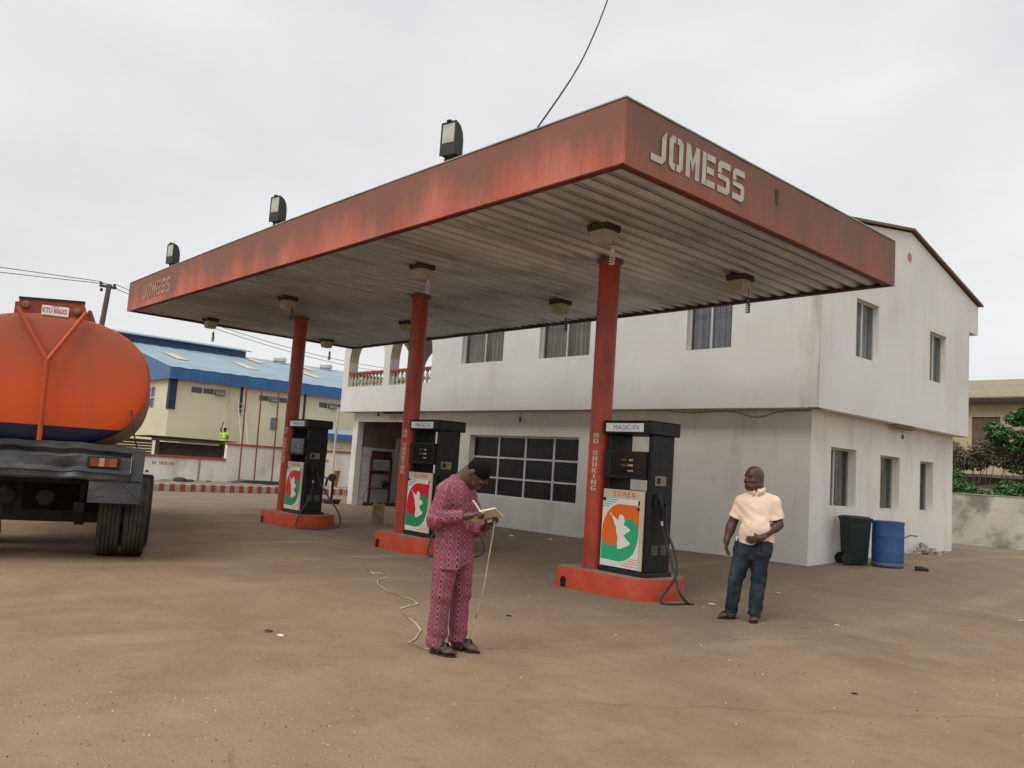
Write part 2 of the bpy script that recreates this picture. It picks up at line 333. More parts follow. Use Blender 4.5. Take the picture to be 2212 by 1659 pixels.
# pale grit and dark specks
vo = n.n('ShaderNodeTexVoronoi'); vo.inputs['Scale'].default_value = 9; n.l(n.co, vo.inputs['Vector'])
sp = n.math('MULTIPLY', n.ramp(vo.outputs['Distance'], .03, .08, .7, 0), n.ramp(n.noise(1.1, det=3, off=(8,1,4)), .5, .62))
c = n.mix(sp, c, (.50,.44,.36))
vo2 = n.n('ShaderNodeTexVoronoi'); vo2.inputs['Scale'].default_value = 5; n.l(n.co, vo2.inputs['Vector'])
c = n.mix(n.math('MULTIPLY', n.ramp(vo2.outputs['Distance'], .04, .09, 1, 0), n.ramp(n.noise(1.7, off=(5,5,1)), .48, .6, 0, .9)), c, (.07,.055,.042))
c = n.mix(n.ramp(n.noise(11, det=8, rough=.75, off=(3,9,1)), .56, .70, 0, .5), c, (.15,.098,.058))
c = n.mix(n.ramp(n.noise(4.5, det=8, rough=.75, off=(6,2,1)), .54, .72, 0, .45), c, (.185,.120,.068))
c = n.mix(n.math('MULTIPLY', n.ramp(n.noise(1, sc=(9,1.6,1), det=6, rough=.7, off=(2,2,0)), .58, .70), n.ramp(n.noise(.8, off=(7,1,2)), .5, .65, 0, .5)), c, (.16,.105,.06))
c = n.mix(n.ramp(n.noise(60, det=4), .35, .7, 0, .35), c, (.155,.105,.062))
hh = n.math('ADD', n.math('MULTIPLY', n.noise(2.2, det=6, rough=.65), 1.0), n.math('MULTIPLY', n.noise(28, det=5, rough=.7), .22))
n.bump(hh, .55, .06)
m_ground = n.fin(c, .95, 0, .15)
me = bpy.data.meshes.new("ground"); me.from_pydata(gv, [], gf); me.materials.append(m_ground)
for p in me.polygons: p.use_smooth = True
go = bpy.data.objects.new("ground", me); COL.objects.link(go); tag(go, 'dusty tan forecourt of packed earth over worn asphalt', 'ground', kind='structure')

# loose gravel
mb = MB()
for k in range(2000):
    if k < 1500:
        a = random.random(); x = random.uniform(-9, 1); y = random.uniform(.5, 12)
        if random.random() < .6: x = random.gauss(-4.4, 1.2); y = random.gauss(1.5, .8)
    else: x = random.uniform(-26, 3); y = random.uniform(2, 13.4)
    r = random.uniform(.002, .0085)*(1 if y < 6 else 1.5); z = gz(x, y)
    vs = [(x+r*random.uniform(.7,1.4)*math.cos(t)*1.2, y+r*random.uniform(.7,1.4)*math.sin(t), z-.002) for t in (0,1.6,3.1,4.7)]
    mb.add(vs+[(x, y, z+r*.9)], [(0,1,4),(1,2,4),(2,3,4),(3,0,4)], random.choice((0,0,1,2)))
g = mb.build("gravel", [pm("tan_pebble", (.34,.27,.19), .9), pm("pale_pebble", (.46,.42,.36), .9), pm("dark_pebble", (.08,.065,.05), .9)])
tag(g, 'loose pebbles and grit scattered over the forecourt', 'gravel', kind='stuff')

# ================================================================== CANOPY
AX, AY, CL, CW, ZB, ZT = -5.048, 5.712, 14.833, 6.008, 4.509, 5.184
can = thing("canopy", "large flat forecourt canopy with a weathered red fascia lettered JOMESS", "canopy", (AX-CL/2, AY+CW/2, ZB))
m_strip = pm('dull_green_grey_strip', (.30,.34,.31), .6, var=.2)
def bow(x):                       # the long fascia's upper edge swells slightly in mid span
    t = (AX-x)/CL; return .055*math.sin(pi*min(1, max(0, t)))
def fascia(x0, y0, x1, y1, inward, mat, nm, bows):
    mb = MB(); N = 40; IN = Vector((*inward, 0))
    dirt = random.Random(3)
    for i in range(N+1):
        t = i/N; x = x0+(x1-x0)*t; y = y0+(y1-y0)*t; P = Vector((x, y, 0)); b = bow(x) if bows else 0
        wv_ = .0025*math.sin(t*23)+.0015*math.sin(t*57+1)
        o = IN*wv_*(0 if i in (0, N) else 1)
        for z, q in ((ZB, 0), (ZT-.03+b, 0), (ZT-.03+b, .03), (ZB, .03)): mb.v.append(tuple(P+o+IN*q+Vector((0,0,z))))
    for i in range(N):
        for k in range(4):
            mb.f.append((i*4+k, i*4+(k+1)%4, (i+1)*4+(k+1)%4, (i+1)*4+k)); mb.m.append(0)
    mb.f += [(0,1,2,3), (N*4+3,N*4+2,N*4+1,N*4)]; mb.m += [0,0]
    f = mb.build(nm, mat, can)
    mb = MB()                     # pale metal edge strip on top
    for i in range(N+1):
        t = i/N; x = x0+(x1-x0)*t; y = y0+(y1-y0)*t; P = Vector((x, y, 0)); b = bow(x) if bows else 0
        for z, q in ((ZT-.020+b, -.008), (ZT-.006+b, -.008), (ZT-.006+b, .05), (ZT-.020+b, .05)): mb.v.append(tuple(P+IN*q+Vector((0,0,z))))
    for i in range(N):
        for k in range(4): mb.f.append((i*4+k, i*4+(k+1)%4, (i+1)*4+(k+1)%4, (i+1)*4+k)); mb.m.append(0)
    mb.f += [(0,1,2,3), (N*4+3,N*4+2,N*4+1,N*4)]; mb.m += [0,0]
    mb.build("edge_strip", m_strip, f)
    return f
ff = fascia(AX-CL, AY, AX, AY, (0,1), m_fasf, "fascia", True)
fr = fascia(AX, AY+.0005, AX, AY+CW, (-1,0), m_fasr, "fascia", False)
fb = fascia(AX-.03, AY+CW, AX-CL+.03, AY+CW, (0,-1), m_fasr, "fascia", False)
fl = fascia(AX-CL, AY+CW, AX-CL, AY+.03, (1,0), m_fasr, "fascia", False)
# inward bottom return of the fascia
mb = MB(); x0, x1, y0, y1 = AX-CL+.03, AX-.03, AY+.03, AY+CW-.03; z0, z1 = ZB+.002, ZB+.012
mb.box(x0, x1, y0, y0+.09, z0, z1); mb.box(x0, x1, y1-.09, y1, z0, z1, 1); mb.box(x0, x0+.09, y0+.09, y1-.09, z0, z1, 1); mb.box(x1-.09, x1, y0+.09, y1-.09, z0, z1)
mb.build("bottom_trim", [m_lip, pm("shadow_gap_trim", (.03,.025,.022), .8)], can)  # rear and left strips coloured black for the shadow gap beside the soffit
m_sofd = pm('shaded_rib_groove', (.20,.20,.20), .7, var=.25, vs=1.5, vsc=(1,.4,1))  # darker groove colour paints in the shading between the ribs
# ribbed soffit, ribs run across the canopy
mb = MB(); zz = ZB+.075; X0, X1, Y0, Y1 = AX-CL+.035, AX-.035, AY+.035, AY+CW-.035
prof = []; x = X0; pitch = .235
while x < X1-.01:
    for dx, dz in ((0,0),(.10,0),(.130,-.048),(.155,-.048),(.162,-.040),(.170,-.048),(.205,-.048)):
        if x+dx < X1: prof.append((x+dx, zz+dz))
    x += pitch
prof.append((X1, zz)); NY = 10
for j in range(NY+1):
    y = Y0+(Y1-Y0)*j/NY
    for i, (px, pz) in enumerate(prof): mb.v.append((px, y, pz-.012*math.sin(pi*j/NY)*math.sin(px*1.3)-.006*math.sin(px*5+j)))
K = len(prof)
for j in range(NY):
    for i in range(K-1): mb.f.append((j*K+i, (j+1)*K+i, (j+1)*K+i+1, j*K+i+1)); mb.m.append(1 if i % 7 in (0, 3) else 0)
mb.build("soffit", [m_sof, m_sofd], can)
mb = MB(); mb.box(AX-CL+.035, AX-.035, AY+.035, AY+CW-.035, ZB+.30, ZB+.34); mb.build("roof_deck", m_grey, can)
# lettering on the fascia
mb = MB(); letters(mb, "JOMESS", (AX+.009, AY+.40, 4.665), (0,1,0), (0,0,1), .235, .355, .285)
# the M is wider than the rest in the painted stencil
mb.build("lettering", m_ltxt, fr)
mb = MB(); letters(mb, "JOMESS", (-18.83, AY-.009, 4.66), (1,0,0), (0,0,1), .24, .33, .285)
mb.build("lettering", m_ltxtf, ff)
mb = MB(); mb.lathe([(.045,0),(.04,.004)], (AX+.006, 8.47, 4.99), 10, (1,0,0)); mb.poly([(AX+.009, 8.44, 4.96), (AX+.009, 8.50, 4.96), (AX+.009, 8.485, 4.80), (AX+.009, 8.47, 4.86), (AX+.009, 8.455, 4.82)])
mb.build("patch_mark", pm("rust_patch_paint", (.07,.06,.045), .9), fr)

# columns ------------------------------------------------------------------
colx = (-7.607, -12.153, -16.713); CY = 8.46
col_lab = ("red round canopy column beside the nearest pump, stencilled NO SMOKING in white",
           "red round canopy column in the middle, left of the pump with the man in front",
           "red round canopy column farthest from the camera, nearest the tanker")
for i, cx in enumerate(colx):
    c_ = thing("canopy_column", col_lab[i], "column", (cx, CY, .28), 0, "red columns holding up the canopy")
    mb = MB(); prof = [(.147, .28+k*.211) for k in range(21)]; prof[-1] = (.147, 4.56)
    mb.lathe(prof, (cx, CY, 0), 28); mb.build("shaft", m_redcol, c_, smooth=True)
    mb = MB(); z = 2.03
    na = rad(-70); nn = Vector((math.cos(na), math.sin(na), 0)); uu = Vector((-math.sin(na), math.cos(na), 0))
    r0 = .1495
    for ch in "NO SMOKING":
        for p in GL.get(ch, []):
            pts = []
            m_ = len(p)
            for q in range(m_):
                a, b = p[q], p[(q+1) % m_]
                for s_ in (0, .5):
                    lx = a[0]+(b[0]-a[0])*s_; ly = a[1]+(b[1]-a[1])*s_
                    th = (lx-.5)*.072/r0; d = nn*math.cos(th)+uu*math.sin(th)
                    pts.append((cx+d.x*r0, CY+d.y*r0, z+ly/1.5*.064))
            mb.poly(pts)
        z -= .0795
    mb.build("lettering", m_ltxt, c_)
    mb = MB(); mb.lathe([(.19,4.50),(.19,4.525),(.15,4.53)], (cx, CY, 0), 20); mb.build("cap_plate", m_grey, c_)

# islands ------------------------------------------------------------------
isl_lab = ("red painted pump island with rounded ends under the nearest pump",
           "red painted pump island under the middle pump, behind the man in the patterned suit",
           "red painted pump island under the farthest pump, nearest the tanker")
isl0 = None
for i, cx in enumerate(colx):
    lx, hx = cx-.37, cx+1.12; y0, y1 = 8.08, 9.12; r = .30
    t_ = thing("pump_island", isl_lab[i], "pump island", (cx, 8.65, 0), 0, "red pump islands under the canopy")
    pts = []
    def arc(cx_, cy_, a0, a1, rx, ry, n_=9):
        for k in range(n_+1):
            a = rad(a0+(a1-a0)*k/n_); pts.append((cx_+rx*math.cos(a), cy_+ry*math.sin(a)))
    arc(hx-.34, y0+.57, -90, 90, .42, .57, 16)
    arc(lx+.12, y1-.12, 90, 180, .12, .12, 5); arc(lx+.12, y0+.12, 180, 270, .12, .12, 5)
    N = len(pts); cxm, cym = (lx+hx)/2, (y0+y1)/2
    mb = MB(); rings = ((1.015,-.03),(1.012,.03),(1.0,.25),(.985,.275))
    for s_, z in rings:
        for k, (x, y) in enumerate(pts): mb.v.append((cxm+(x-cxm)*s_+.006*math.sin(k*2.7+z*20+i), cym+(y-cym)*s_+.006*math.sin(k*1.9+z*9), z))
    for q in range(3):
        for k in range(N): mb.f.append((q*N+k, q*N+(k+1)%N, (q+1)*N+(k+1)%N, (q+1)*N+k)); mb.m.append(0)
    mb.f.append(tuple(range(N-1,-1,-1))); mb.m.append(0)
    mb.build("kerb_body", m_redisl, t_, smooth=True)
    mb = MB(); mb.poly([(cxm+(x-cxm)*.984, cym+(y-cym)*.984, .2755) for x, y in pts]); mb.build("top_slab", m_isltop, t_)
    mb = MB(); mb.lathe([(.055,-.004),(.055,.03)], (lx+.20, y0-.006, .10), 16, (0,1,0)); mb.box(lx+.155, lx+.245, y0-.012, y0+.002, 0, .08)
    mb.build("drain_hole", pm("drain_hole_dark", (.008,.007,.006), .9) if i == 0 else bpy.data.materials["drain_hole_dark"], t_)

# ================================================================== PUMPS
def quad_uv(TL, TR, BR, BL):
    TL, TR, BR, BL = map(lambda p: np.array(p, float), (TL, TR, BR, BL))
    def f(p):
        p = np.array(p, float); u = v = .5
        for _ in range(12):
            q = TL*(1-u)*(1-v)+TR*u*(1-v)+BR*u*v+BL*(1-u)*v
            du = (TR-TL)*(1-v)+(BR-BL)*v; dv = (BL-TL)*(1-u)+(BR-TR)*u
            s = np.linalg.solve(np.array([du, dv]).T, p-q); u += s[0]; v += s[1]
        return float(u), float(v)
    return f
duv = quad_uv((455,200),(1195,250),(1165,1490),(412,1370))
E_green = [(442,850),(428,1255),(640,1298),(800,1328),(900,1318),(1000,1270),(1080,1190),(1130,1080),(1162,950),(1175,820),(1160,720),(1110,640),(1050,595),(985,578),(930,585),(880,620),(700,700),(500,800)]
E_orange = [(1187,350),(1000,333),(820,313),(730,325),(640,370),(560,450),(500,560),(465,660),(443,830),(460,910),(500,975),(560,1022),(640,1045),(710,1028),(752,975),(772,900),(790,800),(830,700),(890,615),(930,585),(985,578),(1050,595),(1110,640),(1160,720),(1176,790)]
E_angel = [(603,482),(628,456),(637,498),(700,545),(762,592),(782,585),(785,545),(805,508),(850,500),(890,550),(905,620),(888,692),(930,703),(980,740),(1021,775),(990,812),(942,825),(915,862),(878,848),(905,892),(960,960),(1021,1005),(990,1050),(950,1068),(900,1082),(850,1105),(770,1110),(758,1000),(772,920),(745,820),(735,720),(700,660),(680,600),(652,525),(632,508)]
E_gl = [((500,212),(765,240),(762,252),(500,226)),((480,252),(715,275),(713,288),(480,266)),((465,291),(655,311),(652,323),(465,304)),((455,330),(600,345),(597,357),(455,343))]
E_pl = [((1015,1290),(1163,1303),(1163,1316),(1018,1303)),((955,1318),(1163,1346),(1163,1358),(958,1333)),((890,1350),(1163,1388),(1163,1402),(893,1365)),((838,1382),(1163,1440),(1163,1454),(842,1397))]
m_orange = pm("orange_emblem", (.68,.13,.015), .45, var=.04); m_emred = pm("crimson_emblem", (.58,.01,.02), .45, var=.04)
m_green = pm("green_emblem", (.025,.36,.17), .45, var=.04); m_green2 = pm("deep_green_emblem", (.015,.24,.10), .45, var=.04)
m_angel = pm("white_figure_emblem", (.70,.68,.64), .45, var=.03); m_pinkl = pm("pink_line_paint", (.62,.16,.11), .5); m_teal = pm("teal_line_paint", (.02,.36,.27), .5)
m_sign = pm("white_sign_panel", (.72,.73,.71), .4, var=.02); m_blue = pm("blue_lettering", (.03,.12,.34), .5); m_pktxt = pm("faded_red_lettering", (.55,.17,.11), .5)
m_scr = pm("glossy_black_display", (.012,.014,.014), .12, var=.2, spec=.6); m_led = pm("dull_olive_digits", (.07,.065,.02), .4); m_tiny = pm("white_print", (.6,.6,.58), .5)
m_hose = pm("black_rubber_hose", (.022,.023,.022), .55, spec=.5); m_key = pm("grey_keypad", (.20,.20,.18), .5, stains=[((.35,.28,.08),(60,60,60),.55,.6,.6)])
m_nav = pm("dark_navy_edge", (.014,.016,.022), .5)
def tri_poly(mb, pts, plane):                 # triangulated flat outline
    mb.poly([plane(*p) for p in pts])
def pump(cx, idx, label, em, gr, detail=True):
    x0, x1, y0, y1 = cx+.215, cx+.980, 8.36, 8.87; zb = .28
    t_ = thing("fuel_pump", label, "fuel pump", ((x0+x1)/2, (y0+y1)/2, zb), 0, "black fuel pumps under the canopy")
    mb = MB(); mb.box(x0-.02, x1+.01, y0-.02, y1+.02, zb-.004, zb+.055); mb.build("base_plinth", m_nav, t_, bevel=.006)
    mb = MB(); mb.box(x0+.01, x1-.075, y0+.02, y1-.02, zb+.055, 1.335); cab = mb.build("cabinet", m_dark, t_, bevel=.008)
    # front and back doors with beige header
    for sgn, yy in ((-1, y0), (1, y1)):
        a, b = sorted((yy, yy-sgn*.02)); xr = x1-.075
        mb = MB(); mb.box(x0-.004, xr, a, b, .345, 1.355); fr_ = mb.build("front_panel" if sgn < 0 else "back_panel", m_pbeige, t_, bevel=.004)
        yb = yy+sgn*.008
        mb = MB(); a, b = sorted((yy+sgn*.001, yb)); mb.box(x0, xr-.055, a, b, .352, 1.235); door = mb.build("door", m_pwhite, fr_, bevel=.003)
        if sgn > 0: continue
        W_, H_ = xr-.055-x0, .883
        def pl(off): return lambda px, py: (x0+.0+duv((px, py))[0]*W_, yb-off, 1.235-duv((px, py))[1]*H_)
        mb = MB(); tri_poly(mb, E_green, pl(.0015)); mb.build("emblem_lower", gr, door)
        mb = MB(); tri_poly(mb, E_orange, pl(.003)); mb.build("emblem_upper", em, door)
        mb = MB(); tri_poly(mb, E_angel, pl(.0045)); mb.build("emblem_figure", m_angel, door)
        mb = MB(); [tri_poly(mb, q, pl(.0015)) for q in E_gl]; mb.build("emblem_lines", m_teal, door)
        mb = MB(); [tri_poly(mb, q, pl(.0015)) for q in E_pl]; mb.build("emblem_lines", m_pinkl, door)
        textmesh("lettering", "S U P E R", .085, (x0+.17, y0-.003, 1.268), (1,0,0), (0,0,1), m_pktxt, fr_, width=.375, bold=.002)
        mb = MB(); mb.box(x0+.005, x0+.05, y0-.014, y0-.008, 1.20, 1.24); mb.build("lock", m_darkp, fr_); mb = MB(); mb.box(xr-.085, xr-.06, y0-.014, y0-.0085, 1.17, 1.23); mb.build("lock", m_darkp, fr_)
        mb = MB(); mb.box(xr-.095, xr-.057, y0-.011, y0-.0085, 1.10, 1.14); mb.build("sticker", pm("yellow_sticker", (.5,.38,.12), .6), fr_)
    # side frames
    for a, b, nm in ((x0, x0+.055, "side_frame"), (x1-.075, x1, "side_frame")):
        mb = MB(); z_ = 1.335 if a == x0 else zb+.055
        mb.box(a, b, y0+.03, y1-.03, z_+.003, 2.085); sf = mb.build(nm, m_dark, t_, bevel=.012)
    # display box
    mb = MB(); mb.box(x0-.012, x1-.07, y0-.02, y1+.02, 1.50, 1.865); db = mb.build("display_box", m_dark, t_, bevel=.015)
    mb = MB(); mb.box(x0+.11, x1-.10, y0-.026, y0-.0205, 1.545, 1.845); dg = mb.build("display_glass", m_scr, db, bevel=.003)
    mb = MB()
    for k, z in enumerate((1.735, 1.665)): mb.box(x0+.29, x0+.395, y0-.0285, y0-.0265, z, z+.03)
    mb.build("digits", m_led, dg)
    for k, (s_, z) in enumerate((("SALE", 1.738), ("LITERS", 1.668), ("PRICE/LITER", 1.602))):
        textmesh("lettering", s_, .034 if k < 2 else .018, (x0+(.425, .41, .41)[k], y0-.0275, z), (1,0,0), (0,0,1), m_tiny, dg, width=(.062, .085, .09)[k], bold=.001)
    # header
    mb = MB(); mb.box(x0-.045, x1+.022, y0-.04, y1+.06, 2.088, 2.255); hd = mb.build("header", m_dark, t_, bevel=.015)
    mb = MB(); mb.box(x0+.015, x1-.11, y0-.046, y0-.041, 2.118, 2.228); sp_ = mb.build("sign_panel", m_sign, hd)
    textmesh("lettering", "MAGIC-FX", .092, (x0+.15, y0-.048, 2.141), (1,0,0), (0,0,1), m_blue, sp_, width=.44, bold=0)
    mb = MB(); mb.box(x0-.05, x1+.027, y0-.045, y1+.065, 2.256, 2.266); mb.build("lid", m_darkp, hd)
    # keypad on the side, vents
    mb = MB(); mb.box(x1+.001, x1+.012, y0+.10, y0+.32, 1.44, 1.565); kp = mb.build("keypad_frame", m_key, t_, bevel=.003)
    mb = MB(); mb.box(x1+.012, x1+.015, y0+.125, y0+.20, 1.465, 1.54); mb.box(x1+.012, x1+.015, y0+.22, y0+.295, 1.465, 1.54, 1); mb.build("keypad", [m_darkp, pm("brass_keys", (.25,.19,.08), .5)], kp)
    for c0 in (y0+.10, y0+.28):
        mb = MB(); [mb.box(x1+.0005, x1+.006, c0, c0+.12, .56+q*.022, .568+q*.022) for q in range(6)]
        mb.build("vent", m_key, t_)
    # nozzle in its holster
    mb = MB(); mb.box(x1+.001, x1+.05, y0+.10, y0+.21, 1.16, 1.33); mb.box(x1+.05, x1+.062, y0+.115, y0+.195, 1.18, 1.25); mb.build("holster", m_darkp, t_, bevel=.01)
    mb = MB(); xh = x1+.085
    mb.tube(catmull([(xh-.03,y0+.13,1.30),(xh+.01,y0+.135,1.22),(xh,y0+.15,1.10),(xh-.005,y0+.17,1.00)], 5), [.018]*5+[.024]*5+[.022]*6, 8)
    mb.tube([(xh,y0+.15,1.21),(xh+.01,y0+.20,1.23),(xh,y0+.25,1.20)], .014, 8); mb.tube([(xh+.02,y0+.16,1.17),(xh+.035,y0+.15,1.08),(xh+.01,y0+.16,1.0)], .006, 6)
    mb.tube([(xh,y0+.17,1.0),(xh,y0+.185,.94)], .015, 8, 1); mb.build("nozzle", [m_dark, m_alu], t_, smooth=True)
    # hose
    if idx == 0:
        P = [(x1+.085,y0+.185,.94),(x1+.14,y0+.22,.72),(x1+.30,y0+.19,.40),(x1+.44,y0+.12,.18),(x1+.50,y0+.22,.04),(x1+.50,y0+.34,.022),(x1+.46,y0+.16,.022),(x1+.41,y0-.02,.022),(x1+.32,y0-.06,.03),(x1+.27,y0+.02,.10),(x1+.33,y0+.20,.36),(x1+.24,y0+.26,.62),(x1+.11,y0+.25,.90),(x1+.07,y0+.26,1.17),(x1+.01,y0+.26,1.24)]
    else:
        P = [(x1+.085,y0+.185,.94),(x1+.10,y0+.12,.62),(x1+.16,y0-.10,.30),(x1+.26,y0-.22,.06),(x1+.42,y0-.10,.03),(x1+.68,y0+.18,.035),(x1+.86,y0+.42,.12),(x1+.80,y0+.44,.36),(x1+.52,y0+.36,.64),(x1+.24,y0+.28,.92),(x1+.09,y0+.26,1.15),(x1+.01,y0+.26,1.22)]
    mb = MB(); mb.tube(catmull(P, 7), .0165, 8); mb.build("hose", m_hose, t_, smooth=True)
    return t_
pump(colx[0], 0, "nearest black fuel pump with an orange and green emblem, right of the first column", m_orange, m_green)
pump(colx[1], 1, "black fuel pump with a red and green emblem, half hidden behind the man writing", m_emred, m_green2)
pump(colx[2], 2, "farthest black fuel pump with a red and green emblem, its hose looping to the ground", m_emred, m_green2)

# ================================================================== CEILING LAMPS, BULBS, FLOODLIGHTS
m_bowl = pm("dusty_glass_bowl", (.42,.39,.31), .5, var=.2, stains=[((.30,.19,.07),(5,5,5),.5,.65,.5)])
m_lbox = pm("sooty_lamp_box", (.06,.05,.042), .8, var=.3)
m_cfl = pm("white_lamp_tube", (.62,.62,.58), .4)
m_cfld = pm("grimy_lamp_tube", (.12,.125,.12), .5)
lamp_px = [(-6.62,7.22),(-10.25,7.12),(-14.75,7.15),(-19.05,7.35),(-6.62,10.2),(-10.2,10.1),(-14.75,9.98),(-19.1,10.45)]
lamp_lab = ["ceiling lamp box under the canopy above and left of the nearest column", "ceiling lamp box under the canopy above the middle column", "ceiling lamp box under the canopy left of the farthest column top",
 "ceiling lamp box at the far left end of the canopy, over the blue roof", "ceiling lamp box under the canopy near the right corner, over the upstairs windows", "ceiling lamp box near the canopy's rear edge between the near and middle columns",
 "ceiling lamp box partly hidden behind the middle column", "ceiling lamp box near the canopy's rear left corner, by the farthest column"]
for i, (x, y) in enumerate(lamp_px):
    zt = ZB+.045
    t_ = thing("ceiling_lamp", lamp_lab[i], "ceiling lamp", (x, y, zt), 0, "box lamps hanging under the canopy")
    mb = MB(); mb.box(x-.15, x+.15, y-.14, y+.14, zt-.085, zt); mb.box(x-.14, x-.08, y-.16, y-.14, zt-.06, zt); mb.build("housing", m_lbox, t_, bevel=.008)
    mb = MB(); vs = []; fs = []
    for s_, z in ((1, zt-.086), (.98, zt-.17), (.80, zt-.235)):
        for a in range(12):
            an = 2*pi*a/12+pi/12; k = 1/max(abs(math.cos(an)), abs(math.sin(an)))**.75
            vs.append((x+.135*s_*k*math.cos(an), y+.125*s_*k*math.sin(an), z))
    for q in range(2):
        for a in range(12): fs.append((q*12+a, (q+1)*12+a, (q+1)*12+(a+1)%12, q*12+(a+1)%12))
    fs.append(tuple(range(24, 36))); mb.add(vs, fs); mb.build("bowl", m_bowl, t_, smooth=True)
    # bare bulb hung on a wire beside the box
    bx, by = x+.12, y+.04; drop = (.30,.26,.26,.36,.36,.36,.40,.36)[i]; zl = zt-.09-drop
    b_ = thing("hanging_bulb", "bare spiral bulb on a wire hung from the " + lamp_lab[i].replace("ceiling lamp box", "lamp box"), "light bulb", (bx, by, zl), 0, "spiral bulbs dangling from the canopy lamps")
    b_['label'] = ["white spiral bulb dangling in front of the nearest column's top", "white spiral bulb dangling in front of the middle column's top", "small spiral bulb dangling left of the farthest column's top",
      "dark spiral bulb dangling over the blue roof at the canopy's left end", "spiral bulb dangling at the canopy's rear edge near its right corner", "spiral bulb dangling in front of an upstairs window, left of the nearest column",
      "dark spiral bulb dangling just left of the middle column", "dark spiral bulb dangling right of the farthest column, before the sky"][i]
    mb = MB(); mb.tube([(bx,by,zt-.086),(bx+.004,by,zl+.09)], .004, 5); mb.build("wire", m_wire, b_)
    mb = MB(); mb.lathe([(.012,.12),(.022,.10),(.026,.06),(.02,.02)], (bx,by,zl), 10); mb.build("socket", m_cfl if i < 2 else m_cfld, b_, smooth=True)
    sp = [(bx+.028*math.cos(a), by+.028*math.sin(a), zl+.02-.13*a/(8*pi)) for a in np.linspace(0, 8*pi, 50)]
    mb = MB(); mb.tube(sp, .0095, 6); mb.build("spiral_tube", m_cfl if i < 2 else m_cfld, b_, smooth=True)
fl_x = (-7.96, -12.68, -17.52)
fl_lab = ("biggest looking floodlight on the canopy's front edge, nearest its corner", "middle one of three floodlights on the canopy's front edge", "floodlight at the far left end of the canopy's front edge, above the faded lettering")
m_fglass = NT("floodlight_glass"); m_fglass = m_fglass.fin(m_fglass.mix(m_fglass.ramp(m_fglass.noise(6), .4, .6), (.38,.39,.36), (.52,.53,.47)), .2, 0, .5)
m_fbody = pm("dark_floodlight_body", (.035,.037,.03), .55, var=.3)
f0 = None
def flood():
    t_ = thing("floodlight", fl_lab[0], "floodlight", (0,0,0), 0, "floodlights standing on the canopy edge")
    # local: lens faces -y, tall box with a rounded back
    mb = MB(); W_, Z0, Z1 = .112, .07, .48
    prof = [(-.06,Z0),(-.06,Z1),(-.02,Z1+.0),(.03,Z1-.03),(.075,Z1-.10),(.095,Z1-.20),(.095,Z0+.02),(.085,Z0)]
    mb.prism([(-W_, y, z) for y, z in prof], (2*W_,0,0)); mb.build("body", m_fbody, t_, local=True, bevel=.006)
    mb = MB(); a, b, c_, d = -W_-.008, W_+.008, Z0-.006, Z1+.008
    mb.box(a, a+.02, -.075, -.06, c_, d); mb.box(b-.02, b, -.075, -.06, c_, d); mb.box(a+.02, b-.02, -.075, -.06, d-.02, d); mb.box(a+.02, b-.02, -.075, -.06, c_, c_+.155); mb.box(-.03, .03, -.09, -.05, d, d+.02)
    fr_ = mb.build("front_frame", m_fbody, t_, local=True)
    mb = MB(); mb.box(a+.02, b-.02, -.068, -.0605, c_+.155, d-.02); mb.build("lens", m_fglass, fr_, local=True)
    mb = MB(); mb.box(-W_+.02, -W_+.05, -.01, .02, -.05, .07); mb.box(W_-.05, W_-.02, -.01, .02, -.05, .07); mb.tube([(0,.02,.07),(.01,.0,.03),(0,-.01,-.04)], .008, 6); mb.build("bracket", m_fbody, t_, local=True)
    return t_
for i, x in enumerate(fl_x):
    o = f0 = flood() if i == 0 else copy_tree(f0)
    o.location = (x, AY+.10, ZT+bow(x)+.03); o.rotation_euler = (0, 0, rad(12)); o['label'] = fl_lab[i]
    o.scale = (1, 1, 1)
# ================================================================== MAIN BUILDING
XC, YB, XL, YD, ZF = -7.57, 14.19, -23.66, 20.95, 3.0      # ground-floor corner, front, left end, rear, floor line
XU, YU, XLU, YDU = -7.27, 13.84, -24.0, 21.06              # jettied upper storey
bld = thing("station_building", "two storey white rendered building with jettied upper floor and arched gallery behind the canopy", "building", ((XC+XL)/2, (YB+YD)/2, 0))
mb = MB()
# front ground-floor wall: u from left end
win_big = (XL*-1-17.52+0, XL*-1-13.42, .76, 2.36)
bay = (.30, 4.55, -.2, 2.70)
wall(mb, (XL, YB, 0), (1,0,0), XC-XL, ZF, (0,1,0), .22, [win_big, bay], z0=-.2)
gw = [(14.96,16.0,1.2,2.35), (17.07,18.01,1.19,2.32), (19.08,19.81,1.19,2.31)]
wall(mb, (XC, YB+.0, 0), (0,1,0), YD-YB, ZF, (-1,0,0), .22, [(a-YB, b-YB, c, d) for a, b, c, d in gw], z0=-.2)
wall(mb, (XL, YD, 0), (0,-1,0), YD-YB, ZF, (1,0,0), .2, z0=-.2)
wall(mb, (XC, YD, 0), (-1,0,0), XC-XL, ZF, (0,-1,0), .2, z0=-.2)
gf_ = mb.build("ground_floor_wall", m_whitelow, bld)
